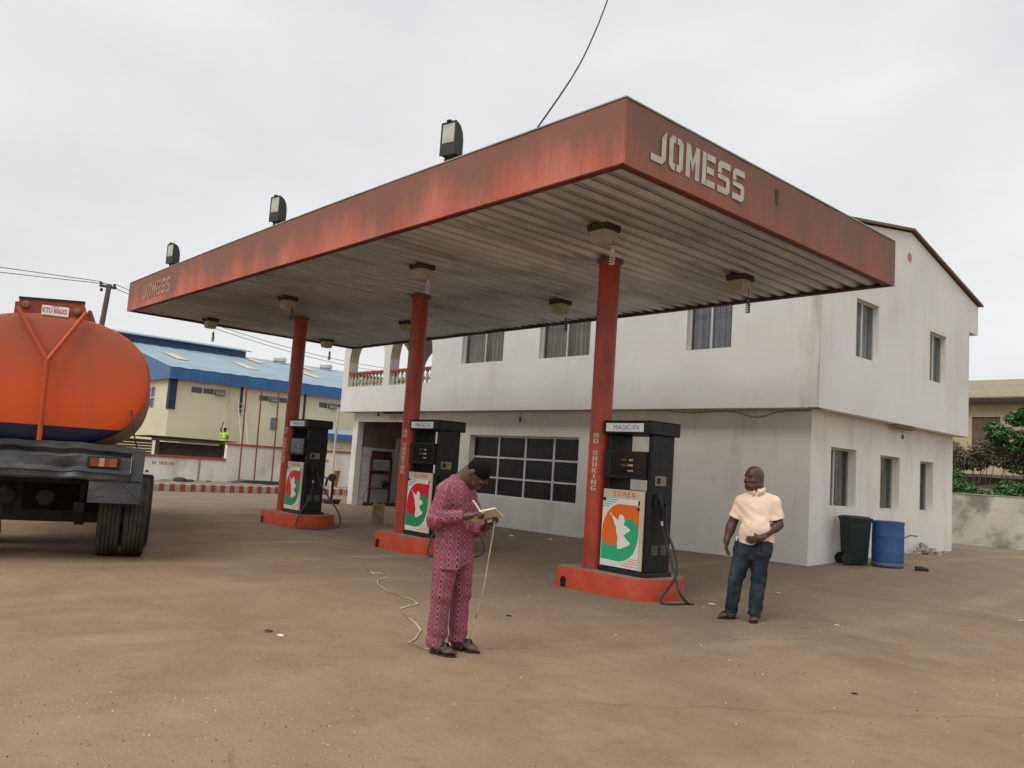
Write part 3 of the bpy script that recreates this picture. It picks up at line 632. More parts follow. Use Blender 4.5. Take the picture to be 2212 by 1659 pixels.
# service bay inside
mb = MB(); bx0, bx1, byk = XL+.26, XL+4.9, YB+2.9
mb.box(bx0, bx1, byk, byk+.08, -.1, 1.88, 1); mb.box(bx0, bx1, byk+.004, byk+.08, 1.88, 2.98, 0)
mb.box(bx1, bx1+.08, YB+.22, byk+.08, -.1, 2.98, 0)
mb.box(bx0-.03, bx0+.01, YB+.22, byk, -.1, 1.88, 1); mb.box(bx0-.03, bx0+.006, YB+.22, byk, 1.88, 2.98, 0)
n = NT("white_glazed_tile"); bk = n.n('ShaderNodeTexBrick'); bk.offset = 0; bk.offset_frequency = 1; bk.inputs['Scale'].default_value = 1; bk.inputs['Brick Width'].default_value = .2; bk.inputs['Row Height'].default_value = .2; bk.inputs['Mortar Size'].default_value = .006
bk.inputs['Color1'].default_value = (.66,.67,.68,1); bk.inputs['Color2'].default_value = (.60,.61,.62,1); bk.inputs['Mortar'].default_value = (.40,.39,.37,1)
mpx = n.n('ShaderNodeMapping'); mpx.inputs['Rotation'].default_value = (rad(90),0,rad(90)); n.l(n.co, mpx.inputs[0]); n.l(mpx.outputs[0], bk.inputs['Vector'])
m_tile = n.fin(n.mix(n.ramp(n.noise(2, det=6), .5, .75, 0, .5), bk.outputs['Color'], (.30,.28,.24)), .35, 0, .4)
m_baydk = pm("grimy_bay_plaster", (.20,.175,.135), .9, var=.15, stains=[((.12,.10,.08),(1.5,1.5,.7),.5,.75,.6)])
mb.build("bay_interior", [m_baydk, m_tile], bld)
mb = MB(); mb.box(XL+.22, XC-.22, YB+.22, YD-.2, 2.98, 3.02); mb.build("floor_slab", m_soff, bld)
mb = MB(); mb.box(-23.39, -23.30, 15.74, 15.96, 1.77, 2.25); mb.build("meter_box", pm("pale_green_box", (.5,.53,.47), .6), bld)
# underside of the jetty
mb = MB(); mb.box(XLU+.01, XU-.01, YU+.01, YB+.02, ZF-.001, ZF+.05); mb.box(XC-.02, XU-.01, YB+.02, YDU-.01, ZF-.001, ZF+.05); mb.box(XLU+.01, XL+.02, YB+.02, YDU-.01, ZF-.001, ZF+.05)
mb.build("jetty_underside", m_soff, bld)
# upper storey: gallery at the left, rooms to the right of GX
GX = -19.03; ZR = 6.25
mb = MB()
uw = [(-17.72,-15.98,4.27,5.55), (-14.63,-12.93,4.25,5.55), (-10.21,-9.13,4.19,5.5)]
wall(mb, (GX, YU, ZF-.01), (1,0,0), XU-GX, ZR-ZF+.16, (0,1,0), .22, [(a-GX, b-GX, c-ZF+.01, d-ZF+.01) for a, b, c, d in uw])
gu = [(15.23,16.2,4.12,5.26), (18.74,19.65,4.08,5.18)]
wall(mb, (XU, YU+.0, ZF-.01), (0,1,0), YDU-YU, 2.45, (-1,0,0), .22, [(a-YU, b-YU, c-ZF+.01, d-ZF+.01) for a, b, c, d in gu])
wall(mb, (XU, YDU, ZF-.01), (-1,0,0), XU-GX, ZR-ZF, (0,-1,0), .2)
wall(mb, (GX, YDU-.2, ZF), (0,-1,0), YDU-YU-.44, ZR-ZF, (1,0,0), .18)
# gable above the windows
zt = ZF-.01+2.45
ga = [(YU+.003, zt), (YDU-.002, zt), (YDU-.002, 5.53), (21.62, 5.53), (21.62, 6.22), (17.66, 7.14), (13.30, 6.42), (13.30, 5.95), (YU+.003, 5.95)]
mb.prism([(XU-.22, y, z) for y, z in ga], (.22,0,0))
mb.build("upper_floor_wall", m_white, bld)
mb = MB(); mb.box(GX+.2, XU-.23, YDU-.001, 21.60, 5.535, 6.15); mb.build("eaves_box", m_white, bld)
mb = MB(); mb.lathe([(.10,0),(.10,.006)], (XU+.001, 17.585, 6.585), 20, (1,0,0)); mb.build("gable_roundel", pm("faded_red_roundel", (.50,.16,.11), .8), bld)
# roof
m_roof = pm("brown_roof_sheet", (.16,.09,.065), .7, var=.2, vs=2); m_rfedge = pm("red_brown_roof_edge", (.15,.095,.075), .7, var=.15)
mb = MB()
mb.prism([(XLU-.1, 13.15, 6.43), (XLU-.1, 17.66, 7.18), (XLU-.1, 21.75, 6.26), (XLU-.1, 21.75, 6.31), (XLU-.1, 17.66, 7.235), (XLU-.1, 13.15, 6.48)], (XU+.05-XLU+.1,0,0))
rf = mb.build("roof", m_roof, bld)
mb = MB()
mb.prism([(XU+.052, 13.15, 6.42), (XU+.052, 17.66, 7.175), (XU+.052, 21.76, 6.25), (XU+.052, 21.76, 6.30), (XU+.052, 17.66, 7.225), (XU+.052, 13.15, 6.47)], (.025,0,0))
mb.build("verge_trim", m_rfedge, rf)
# gallery: front and side arcades
def arcade(mb, O, U, N, length, piers, z0, zs, ztop, T):
    """piers = [(u0,u1)...]; arches between successive piers spring at zs"""
    O = Vector(O); U = Vector(U); N = Vector(N)
    for a, b in piers: mb.prism([O+U*a+Vector((0,0,z0)), O+U*b+Vector((0,0,z0)), O+U*b+Vector((0,0,ztop)), O+U*a+Vector((0,0,ztop))], N*T)
    for (a0, a1), (b0, b1) in zip(piers, piers[1:]):
        cx_, r = (a1+b0)/2, (b0-a1)/2; ry = min(r*1.05, ztop-zs-.12); K = 16
        A = [(cx_-r*math.cos(pi*k/K), zs+ry*math.sin(pi*k/K)) for k in range(K+1)]
        for n_ in (0, T):
            for (u, z), (u2, z2) in zip(A, A[1:]): mb.poly([O+U*u+N*n_+Vector((0,0,z)), O+U*u2+N*n_+Vector((0,0,z2)), O+U*u2+N*n_+Vector((0,0,ztop)), O+U*u+N*n_+Vector((0,0,ztop))][::(1 if n_ else -1)])
        for (u, z), (u2, z2) in zip(A, A[1:]): mb.poly([O+U*u+Vector((0,0,z)), O+U*u2+Vector((0,0,z2)), O+U*u2+N*T+Vector((0,0,z2)), O+U*u+N*T+Vector((0,0,z))], 1)
mb = MB(); T_ = .34
arcade(mb, (XLU, YU, 0), (1,0,0), (0,1,0), 5, [(0,.34), (2.42,2.76), (4.92,4.968)], 3.8, 4.62, ZR, T_)
arcade(mb, (XLU, YU+T_+.002, 0), (0,1,0), (1,0,0), 5, [(-.0,.05), (2.42,2.74), (4.9,5.2), (6.7,6.87)], 3.8, 4.62, ZR, .22)
arcade(mb, (GX, YDU, 0), (-1,0,0), (0,-1,0), 5, [(0,.2), (2.2,2.5), (4.73,4.97)], 3.8, 4.62, ZR, .2)
m_archin = pm("beige_arch_lining", (.50,.45,.32), .85, var=.12)
ar = mb.build("arcade", [m_white, m_archin], bld)
mb = MB(); mb.box(XLU, GX, YU, YU+.22, ZF-.01, 3.8); mb.box(XLU, XLU+.22, YU+.22, YDU, ZF-.01, 3.8); mb.box(XLU+.22, GX, YDU-.2, YDU, ZF-.01, 3.8); mb.box(XLU+.22, GX, YU+.22, YDU-.2, 3.05, 3.1)
mb.build("parapet", m_white, bld)
m_bal = pm("cement_baluster", (.42,.38,.30), .9, var=.2, vs=6); 
bal_me = None
def balustrade(O, U, N, spans, T):
    O = Vector(O); U = Vector(U); N = Vector(N)
    mb = MB()
    for a, b in spans: mb.obox(O+U*(a+b)/2+N*T/2+Vector((0,0,4.255)), (U, N, (0,0,1)), ((b-a)/2, T/2*.8, .032))
    mb.build("handrail", m_redcap, bld)
    for a, b in spans:
        k = max(2, round((b-a)/.215))
        for i in range(k):
            c_ = O+U*(a+(i+.5)*(b-a)/k)+N*T/2
            mb = MB(); mb.lathe([(.055,3.80),(.055,3.84),(.034,3.86),(.06,3.93),(.066,3.98),(.034,4.08),(.028,4.14),(.05,4.17),(.05,4.222)], (c_.x, c_.y, 0), 8)
            mb.build("baluster", m_bal, bld, smooth=True)
balustrade((XLU, YU, 0), (1,0,0), (0,1,0), [(.34,2.42),(2.76,4.92)], .22)
balustrade((XLU, YU+T_, 0), (0,1,0), (1,0,0), [(.05,2.42),(2.74,4.9),(5.2,6.7)], .22)

def window(x0, x1, z0, z1, axis, pos, depth, panes, curtain, bars=True, nm="window", fr=.035, sliding=True, parent=None, seen=False):
    """axis 'x': wall plane y=pos facing -y; axis 'y': plane x=pos facing +x. depth = how far the frame sits inside."""
    parent = parent or bld
    def bx(mb, a, b, d0, d1, c, d, m=0):
        if axis == 'x': mb.box(a, b, pos+d0, pos+d1, c, d, m)
        else: mb.box(pos-d1, pos-d0, a, b, c, d, m)
    mb = MB(); D = depth
    bx(mb, x0, x0+fr, D, D+.05, z0, z1); bx(mb, x1-fr, x1, D, D+.05, z0, z1); bx(mb, x0+fr, x1-fr, D, D+.05, z0, z0+fr); bx(mb, x0+fr, x1-fr, D, D+.05, z1-fr, z1)
    xs_, zs_ = panes
    for x in xs_: bx(mb, x-fr*.6, x+fr*.6, D-.004, D+.046, z0+fr, z1-fr)
    zc = [z0+fr]+list(zs_)+[z1-fr]
    xc = [x0+fr]+list(xs_)+[x1-fr]
    for z in zs_:
        for a, b in zip(xc, xc[1:]):
            bx(mb, a+(fr*.6 if a != xc[0] else 0), b-(fr*.6 if b != xc[-1] else 0), D, D+.045, z-fr*.5, z+fr*.5)
    f = mb.build(nm, m_alu, parent)
    mb = MB(); bx(mb, x0+fr*.5, x1-fr*.5, D+.02, D+.026, z0+fr*.5, z1-fr*.5); mb.build("pane", m_glassc if curtain else (m_glasss if seen else m_glass), f)
    if bars:
        mb = MB(); k = int((x1-x0)/.13)
        for i in range(1, k):
            x = x0+(x1-x0)*i/k; bx(mb, x-.006, x+.006, D+.055, D+.067, z0, z1)
        bx(mb, x0, x1, D+.068, D+.078, (z0+z1)/2+.1, (z0+z1)/2+.12); mb.build("burglar_bars", m_bars, f)
    if curtain:
        mb = MB(); M_ = 60; vs = []
        for i in range(M_+1):
            x = x0+(x1-x0)*i/M_
            if curtain == 2 and .42 < i/M_ < .56: off = .5
            else: off = 0
            d_ = D+.14+.018*math.sin(i*1.3)+off*.2
            for z in (z0, z1): vs.append((x, pos+d_, z) if axis == 'x' else (pos-d_, x, z))
        mb.add(vs, [(2*i, 2*i+2, 2*i+3, 2*i+1) for i in range(M_)]); mb.build("curtain", m_curtbl if curtain == 3 else m_curtain, f)
    mb = MB(); bx(mb, x0-.0, x1+.0, D+.30, D+.31, z0-.02, z1+.02); mb.build("dark_room", m_room, f)
    return f
n = NT("smoky_window_glass"); n.b.inputs['Alpha'].default_value = .55; m_glasss = n.fin((.02,.019,.016), .2, 0, .25)
m_bars = pm("dull_steel_bars", (.30,.29,.27), .6, var=.2)
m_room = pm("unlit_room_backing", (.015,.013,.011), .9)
n = NT("clear_window_glass"); n.b.inputs['Transmission Weight'].default_value = 0; n.b.inputs['Alpha'].default_value = .28; m_glassc = n.fin((.05,.055,.06), .10, 0, .5)
window(-17.72,-15.98,4.27,5.55,'x',YU,.12,([-16.84],[]),2)
window(-14.63,-12.93,4.25,5.55,'x',YU,.12,([-13.78],[]),2)
window(-10.21,-9.13,4.19,5.5,'x',YU,.12,([-9.68],[]),3)
window(15.23,16.2,4.12,5.26,'y',XU,.10,([15.66],[]),3)
window(18.74,19.65,4.08,5.18,'y',XU,.10,([19.14],[]),1)
window(14.96,16.0,1.2,2.35,'y',XC,.14,([15.35],[]),1)
window(17.07,18.01,1.19,2.32,'y',XC,.14,([17.38],[]),1)
window(19.08,19.81,1.19,2.31,'y',XC,.14,([19.3],[]),1)
f = window(-17.52,-13.42,.76,2.36,'x',YB,.14,([-16.44,-15.40,-14.37],[1.78,1.25]),0, fr=.045, seen=True)
# stock on shelves dimly seen in the shop
mb = MB()
for z in (1.05,1.5,1.95):
    mb.box(-17.4,-13.5,YB+.40,YB+.43,z-.03,z-.01)
    x = -17.35
    while x < -13.6:
        w_ = random.uniform(.06,.14); h_ = random.uniform(.12,.28)
        mb.box(x, x+w_, YB+.36, YB+.44, z-.008, z+h_, random.choice((0,1,2,0))); x += w_+random.uniform(.01,.12)
mb.build("shop_shelf", [pm("dim_tins", (.06,.05,.035), .6), pm("dim_red_tins", (.10,.03,.02), .6), pm("dim_grey_tins", (.12,.12,.11), .6)], f)
# lettering over the bay, fittings under the jetty
mb = MB(); letters(mb, "LUBRICATION", (-21.56, YB-.003, 2.76), (1,0,0), (0,0,1), .082, .135, .110); mb.build("lettering", m_rtxt, bld)
tl = thing("tube_light", "rusty tube light batten under the jetty above the red lettering", "light fitting", (-21.2, YB-.12, 2.97))
mb = MB(); mb.box(-21.75,-20.35,YB-.15,YB-.09,2.955,2.995); mb.box(-22.05,-21.99,YB-.14,YB-.10,2.86,2.99); mb.build("batten", m_rust, tl); mb = MB(); mb.tube([(-21.7,YB-.12,2.94),(-20.4,YB-.12,2.94)], .013, 8); mb.build("tube", m_cfld, tl)
tl = thing("tube_light", "small tube light batten with a dangling bulb under the gable overhang", "light fitting", (XC+.15, 17.8, 2.97))
mb = MB(); mb.box(XC+.12,XC+.20,17.35,18.3,2.93,2.99); mb.build("batten", pm("stained_batten", (.25,.22,.17), .7), tl); mb = MB(); mb.tube([(XC+.16,17.4,2.915),(XC+.16,18.25,2.915)], .013, 8); mb.tube([(XC+.16,17.75,2.93),(XC+.16,17.75,2.80)], .006, 5); mb.lathe([(.02,0),(.035,.05),(.02,.1)], (XC+.16,17.75,2.70), 8); mb.build("tube", m_cfld, tl)
hb = thing("hanging_bulb", "bulb hanging on a short wire under the jetty left of the nearest column", "light bulb", (-15.45, YB-.08, 2.72))
mb = MB(); mb.tube([(-15.45,YB-.08,3.0),(-15.45,YB-.08,2.86)], .006, 5); mb.build("wire", m_wire, hb); mb = MB(); mb.lathe([(.015,.16),(.03,.12),(.02,.08),(.035,.05),(.02,0)], (-15.45,YB-.08,2.70), 8); mb.build("bulb", m_cfld, hb, smooth=True)
mb = MB(); mb.tube(catmull([(-10.9,YB-.02,2.98),(-10.2,YB-.03,2.93),(-9.3,YB-.03,2.96),(-8.7,YB-.03,2.84),(-8.2,YB-.03,2.95),(XC+.02,YB-.04,2.97)], 6), .006, 5)
tag(mb.build("cable", m_wire), 'loose black cable sagging along the wall top beneath the jetty, near the building corner', 'cable')

# rack in the service bay ----------------------------------------------------
m_rack = pm("maroon_rack_paint", (.09,.025,.022), .7, var=.3, vs=6)
t_ = thing("metal_rack", "maroon open metal rack holding tools in the tiled service bay", "rack", (-23.15, 15.1, 0))
for x, y, z1 in ((-22.98,14.55,1.60),(-23.34,14.82,1.55),(-22.98,15.32,1.60),(-23.34,15.60,1.55)):
    mb = MB(); mb.box(x-.02, x+.02, y-.02, y+.02, 0, z1); mb.build("post", m_rack, t_)
for z in (.55, 1.02, 1.50):
    mb = MB(); mb.prism([(-23.0,14.55,z),(-22.96,15.34,z),(-23.32,15.62,z),(-23.36,14.80,z)], (0,0,.03)); mb.build("shelf", m_rack, t_)
mb = MB(); mb.box(-23.02, -22.94, 14.56, 15.32, 1.52, 1.78); tag(mb.build("sign_board", pm("dark_maroon_board", (.06,.015,.015), .6, stains=[((.14,.10,.09),(8,8,8),.58,.66,.6)]), bevel=.01), 'dark maroon board standing on top of the metal rack', 'board')
for k, (a, b, z, nm) in enumerate(((14.6,14.95,1.05,'black rags and belts bundled on the middle rack shelf, left heap'),(14.98,15.36,1.05,'black rags and belts bundled on the middle rack shelf, right heap'),(0,0,0,'round black fan motor on the lowest rack shelf'))):
    mb = MB()
    if k < 2:
        for q in range(7):
            P = [(-23.0-random.uniform(-.02,.2), random.uniform(a, b), z+random.uniform(0,.10)) for _ in range(4)]; mb.tube(catmull(P,4), .022, 6)
        tag(mb.build("rag_heap", m_darkp, smooth=True), nm, 'rags', 'black heaps on the rack')
    else:
        mb.lathe([(.02,-.10),(.11,-.08),(.13,0),(.11,.08),(.02,.10)], (-23.02, 15.2, .585+.13), 14, (1,0,0)); tag(mb.build("fan_motor", m_darkp, smooth=True), nm, 'motor')
mb = MB(); mb.tube(catmull([(-22.97,14.60,.62),(-22.9,14.42,.50),(-22.9,14.32,.22),(-22.9,14.40,.03),(-22.9,14.58,.02)],6), .014, 6); tag(mb.build("air_hose", m_rack, smooth=True), 'dark hose curling down at the left side of the rack', 'hose')
mb = MB()
for q in range(5):
    y = 14.5+q*.27; mb.lathe([(.10,0),(.12,.04),(.05,.10),(.0,.12)], (-23.05, y, 0), 9)
tag(mb.build("scrap_heap", m_darkp), 'low black heap of oily scrap on the bay floor under the rack', 'scrap', kind='stuff')

# white signal post and the pedestal gauge in front ---------------------------
sp = thing("steel_post", "thin white steel post streaked with rust at the building's left corner", "post", (-24.35, 13.95, 0))
mb = MB(); mb.tube([(-24.35,13.95,0),(-24.33,13.96,2.2),(-24.31,13.96,3.15)], .035, 10); mb.tube([(-24.33,13.96,2.15),(-24.33,13.96,2.4)], .045, 10)
mb.build("shaft", pm("white_rusty_post", (.55,.52,.44), .7, stains=[((.28,.12,.04),(8,8,1.2),.52,.68,.8)]), sp, smooth=True)
pg = thing("pedestal_stand", "dark metal stand with a small round head on a dish base, by the building corner", "stand", (-23.55, 13.55, 0))
mb = MB(); mb.lathe([(.30,.15),(.31,.13),(.26,.02),(.22,0)], (-23.55,13.55,0), 18); mb.build("dish_base", m_rust, pg, smooth=True)
mb = MB(); mb.box(-23.58,-23.52,13.52,13.58,.05,.86); mb.tube([(-23.85,13.45,.80),(-23.4,13.6,.83)], .02, 6); mb.build("pole", m_darkp, pg)
mb = MB(); mb.lathe([(.0,0),(.12,.01),(.13,.05),(.11,.09),(0,.10)], (-23.38,13.42,.84), 14, (.78,-.62,0)); mb.build("head", m_darkp, pg, smooth=True)
mb = MB(); mb.tube(catmull([(-23.8,13.4,.80),(-23.9,13.38,.92),(-24.0,13.36,.78),(-23.95,13.38,.66)],5), .018, 6); mb.build("handle", m_wire, pg, smooth=True)

# stump -----------------------------------------------------------------------
st = thing("bollard_stump", "short tan weathered stump standing on the ground left of the middle column", "stump", (-16.72, 10.9, 0))
mb = MB(); N = 20; vs = []
for q, z in enumerate((0,.02,.12,.24,.36,.445,.46)):
    for k in range(N):
        a = 2*pi*k/N; r = .145*(1+.03*math.sin(3*a)+.02*math.sin(7*a+z*9))*(1 if q < 6 else .93); vs.append((-16.72+r*math.cos(a)+.02*z, 10.9+r*math.sin(a), z+(.01*math.sin(2*a) if q > 4 else 0)))
fs = [(q*N+k, q*N+(k+1)%N, (q+1)*N+(k+1)%N, (q+1)*N+k) for q in range(6) for k in range(N)]+[tuple(6*N+k for k in range(N))]
mb.add(vs, fs); mb.build("stump_body", pm("weathered_timber", (.30,.24,.13), .85, var=.2, stains=[((.14,.10,.06),(9,9,1),.5,.7,.7),((.42,.38,.26),(4,4,6),.6,.7,.5)], bump=(12,.5,.02)), st, smooth=True)

# bin, drum, rubble, shoe -------------------------------------------------------
m_bin = pm("dark_green_plastic", (.006,.018,.015), .5, var=.2, spec=.4, stains=[((.05,.05,.04),(4,4,2),.6,.8,.4)])
bx_, by_ = -7.22, 15.28; bz = gz(bx_, by_)-.005
t_ = thing("wheelie_bin", "dark green wheeled rubbish bin standing against the gable wall", "bin", (bx_, by_, bz), rad(-42)); t_.scale = (.79, .79, .90)
def loft(mb, secs):
    vs = [p for s_ in secs for p in s_]; k = len(secs[0])
    fs = [(q*k+i, q*k+(i+1)%k, (q+1)*k+(i+1)%k, (q+1)*k+i) for q in range(len(secs)-1) for i in range(k)]+[tuple(range(k-1,-1,-1)), tuple((len(secs)-1)*k+i for i in range(k))]
    mb.add(vs, fs)
def rr(hx, hy, z, r, ox=0, oy=0, n_=4):
    o = []
    for sx, sy, a0 in ((1,1,0),(-1,1,90),(-1,-1,180),(1,-1,270)):
        for k in range(n_+1):
            a = rad(a0+90*k/n_); o.append((ox+sx*(hx-r)+r*math.cos(a), oy+sy*(hy-r)+r*math.sin(a), z))
    return o
mb = MB(); loft(mb, [rr(.20,.225,.04,.04), rr(.215,.24,.10,.04), rr(.27,.28,.90,.04), rr(.285,.295,.905,.04), rr(.285,.295,.95,.04)]); mb.build("bin_body", m_bin, t_, local=True, smooth=True)
mb = MB(); loft(mb, [rr(.30,.31,.952,.04), rr(.30,.31,.975,.04), rr(.24,.24,1.01,.06)]); mb.tube([(-.2,-.33,.97),(.2,-.33,.97)], .018, 8); lid = mb.build("lid", m_bin, t_, local=True, smooth=True)
for s_ in (-1, 1):
    mb = MB(); mb.lathe([(.03,-.03),(.11,-.028),(.12,0),(.11,.028),(.03,.03)], (s_*.20-.0,-.27,.12), 18, (1,0,0)); mb.build("wheel", m_darkp, t_, local=True, smooth=True)
dx_, dy_ = -6.77, 15.66; dz = gz(dx_, dy_)-.005
m_drum = pm("blue_plastic_drum", (.025,.085,.24), .55, var=.12, vs=2, spec=.4, stains=[((.09,.14,.24),(3,3,1),.5,.75,.5),((.06,.08,.10),(8,8,1),.62,.75,.6),((.18,.15,.12),(2,2,7),.62,.75,.5)])
t_ = thing("blue_drum", "open blue plastic drum beside the green bin", "drum", (dx_, dy_, dz)); t_.scale = (.87,)*3
mb = MB(); mb.lathe([(.285,.0),(.30,.03),(.315,.10),(.32,.30),(.325,.33),(.32,.36),(.32,.62),(.325,.65),(.32,.68),(.315,.88),(.325,.93),(.325,.96),(.30,.965),(.30,.90),(.28,.12)], (0,0,0), 32, caps=False); mb.build("drum_body", m_drum, t_, local=True, smooth=True)
mb = MB(); mb.lathe([(.30,.02),(.28,.021)], (0,0,0), 24); mb.build("drum_floor", m_drum, t_, local=True)
mb = MB(); mb.lathe([(.318,-.0),(.325,.05),(.318,.06)], (0,0,.03), 28); mb.build("base_band", m_grey, t_, local=True, smooth=True)
tp = thing("wall_tap", "bent blue grey tap pipe sticking out near the blue drum", "tap", (-7.4, 17.2, .3))
mb = MB(); mb.tube(catmull([(-7.57,17.3,.62),(-7.35,17.05,.66),(-7.15,16.9,.60),(-7.12,16.88,.50),(-7.15,16.9,.36)],5), .02, 7); mb.tube([(-7.15,16.9,.60),(-6.95,17.1,.74),(-6.88,17.25,.73)], .018, 7); mb.build("pipe", pm("pale_blue_pipe", (.16,.24,.30), .5), tp, smooth=True)
mb = MB()
for q in range(55):
    a = random.random(); x = -7.48+abs(random.gauss(0,.2)); y = 18.9+random.gauss(0,.42); r = random.uniform(.02,.075); z = gz(x,y)+max(0,.20-abs(y-18.9)*.22-(x+7.45)*.45)*random.uniform(.5,1)
    vs = [Vector((random.gauss(0,1),random.gauss(0,1),random.gauss(0,1))).normalized()*r for _ in range(8)]
    bm_ = bmesh.new(); [bm_.verts.new(v) for v in vs]; bmesh.ops.convex_hull(bm_, input=bm_.verts)
    bm_.verts.ensure_lookup_table(); idx = {v: i for i, v in enumerate(bm_.verts)}
    mb.add([(v.co.x+x, v.co.y+y, v.co.z+z) for v in bm_.verts], [tuple(idx[v] for v in f_.verts) for f_ in bm_.faces]); bm_.free()
tag(mb.build("rubble", pm("cement_rubble", (.28,.25,.20), .95, var=.3, vs=6, bump=(20,.4))), 'small heap of broken cement rubble at the far foot of the gable wall', 'rubble', kind='stuff')
sx, sy = -6.3, 16.6; sz = gz(sx, sy)
t_ = thing("old_shoe", "black discarded shoe lying on the ground right of the blue drum", "shoe", (-6.18, 15.72, gz(-6.18,15.72)), rad(35)); t_.scale = (.78,)*3
mb = MB(); loft(mb, [[(x*1.0,y*.9,z*.8) for x,y,z in rr(.15,.055,.0,.05)], [(x,y,z) for x,y,z in rr(.15,.055,.03,.05)], rr(.14,.05,.07,.045,-.005), rr(.07,.04,.10,.035,-.06)]); mb.build("shoe_body", m_darkp, t_, local=True, smooth=True)
# litter
m_paper = pm("dirty_white_paper", (.55,.54,.50), .8); m_blk = pm("black_scrap_plastic", (.02,.02,.02), .5)
def scrap(x, y, s, mat, name, label, cat, seed):
    r_ = random.Random(seed); mb = MB(); K = 7; c0 = gz(x, y)
    vs = [(x+s*r_.uniform(.7,1.2)*math.cos(2*pi*k/K)*1.3, y+s*r_.uniform(.6,1.1)*math.sin(2*pi*k/K), c0+r_.uniform(.002,.012)) for k in range(K)]+[(x+r_.uniform(-.2,.2)*s, y, c0+s*.45), (x, y, c0-.002)]
    mb.add(vs, [(k,(k+1)%K,K) for k in range(K)]+[((k+1)%K,k,K+1) for k in range(K)]); tag(mb.build(name, mat), label, cat, 'litter on the forecourt')
scrap(-6.73,3.376,.045,m_blk,"plastic_scrap","black scrap lying left of the writing man, before the tanker","litter",1)
scrap(-6.54,3.394,.03,m_paper,"paper_scrap","tiny white scrap just right of the black scrap, left of the writing man","litter",2)
scrap(-6.16,10.77,.04,m_paper,"paper_scrap","crumpled white scrap on the ground right of the man in the peach shirt","litter",3)
scrap(-12.95,12.97,.08,m_paper,"paper_scrap","white scrap between the middle and near islands, before the shop window","litter",4)
scrap(-13.82,12.59,.08,m_paper,"paper_scrap","flat pale scrap beyond the writing man's elbow, left of the other","litter",5)
scrap(-3.52,12.09,.035,m_paper,"paper_scrap","pale scrap at the far right edge of the forecourt","litter",6)
scrap(-2.99,6.39,.025,m_blk,"plastic_scrap","small dark scrap on bare ground below right of the man in jeans","litter",7)
scrap(-4.54,9.23,.03,m_paper,"paper_scrap","pale flat scrap right of the sandals of the man in jeans","litter",8)
scrap(-6.47,5.94,.03,m_blk,"plastic_scrap","dark scrap on the ground between the two men","litter",9)
scrap(-6.02,8.95,.045,m_paper,"paper_scrap","crumpled pale cloth scrap at the end of the nearest pump's hose","litter",10)
# ================================================================== TANKER TRAILER
tz = rad(72.5)
trk = thing("tanker_trailer", "orange fuel tanker seen from behind, with a dented grey bumper and a dusty tank", "tanker", (-12.14, 2.66, 0), tz)
def tbuild(mb, name, mat, parent=None, **k): return mb.build(name, mat, parent or trk, local=True, **k)
n = NT("tank_end_paint"); X = n.xyz()
c = n.mix(n.ramp(n.math('ADD', X[2], n.math('MULTIPLY', n.noise(1.5, det=5), .5)), 2.3, 3.2), (.60,.080,.010), (.34,.085,.042))
c = n.mix(n.ramp(n.noise(1, sc=(3,3,1), det=6), .52, .75, 0, .35), c, (.22,.09,.05))
c = n.mix(n.ramp(X[2], 1.675, 1.68, 1, 0), c, (.006,.008,.030))
m_tank = n.fin(c, n.ramp(X[2], 2.2, 2.9, .38, .7), 0, .4)
m_barrel = pm("dusty_pink_barrel_paint", (.34,.20,.14), .65, var=.15, vs=2, stains=[((.12,.07,.05),(1.5,6,1.5),.5,.7,.6),((.42,.32,.25),(3,3,3),.55,.7,.5)])
TW, TH, TZ = 1.19, .80, 2.28
def sect(s, y, N=56):
    o = []
    for k in range(N):
        a = 2*pi*k/N; ca, sa = math.cos(a), math.sin(a); e = 2/2.25
        o.append((TW*s*math.copysign(abs(ca)**e, ca), y, TZ+(TH if sa > 0 else TH*1.08)*s*math.copysign(abs(sa)**e, sa)))
    return o
mb = MB(); loft(mb, [sect(.02,-.70), sect(.35,-.695), sect(.65,-.685), sect(.85,-.668), sect(.95,-.65), sect(.985,-.635), sect(1.0,-.61), sect(1.0,-.57)])
tbuild(mb, "tank_end", m_tank, smooth=True)
def sectb(s, y, N=56):
    o = []
    for k in range(N):
        a = 2*pi*k/N; ca, sa = math.cos(a), math.sin(a); e = 2/2.5 if sa < 0 else 2/2.25
        o.append(((TW+(.06 if sa < 0 else .02))*s*math.copysign(abs(ca)**e, ca), y, TZ-.0+(TH*.96 if sa > 0 else TH*1.18)*s*math.copysign(abs(sa)**e, sa)))
    return o
mb = MB(); loft(mb, [sectb(.90,-.569), sectb(.965,-.3), sectb(.985,.3), sectb(.985,4.0), sectb(.96,7.9), sectb(.7,8.2)]); tbuild(mb, "tank_barrel", m_barrel, smooth=True)
m_opipe = pm("orange_red_pipe_paint", (.45,.07,.02), .5, var=.15)
mb = MB(); yb_ = -.80
mb.tube([(-.40,yb_+.08,3.10),(0,yb_-.03,2.47)], .028, 8); mb.tube([(.36,yb_+.08,3.14),(.0,yb_-.03,2.47)], .028, 8); mb.tube([(0,yb_-.03,2.48),(.02,yb_-.02,1.48)], .03, 8)
tbuild(mb, "y_brace", m_opipe, smooth=True)
m_wbox = pm("dusty_red_walkway_paint", (.28,.05,.03), .6, var=.15)
mb = MB(); mb.prism([(-.46,-.62,2.90),(-.40,-.62,3.23),(.31,-.62,3.27),(.45,-.62,2.90)][::1], (0,.10,0)); mb.box(-.46,-.42,-.5,6,2.98,3.2); mb.box(.36,.40,-.5,6,2.98,3.2)
wbx = tbuild(mb, "walkway_box", m_wbox)
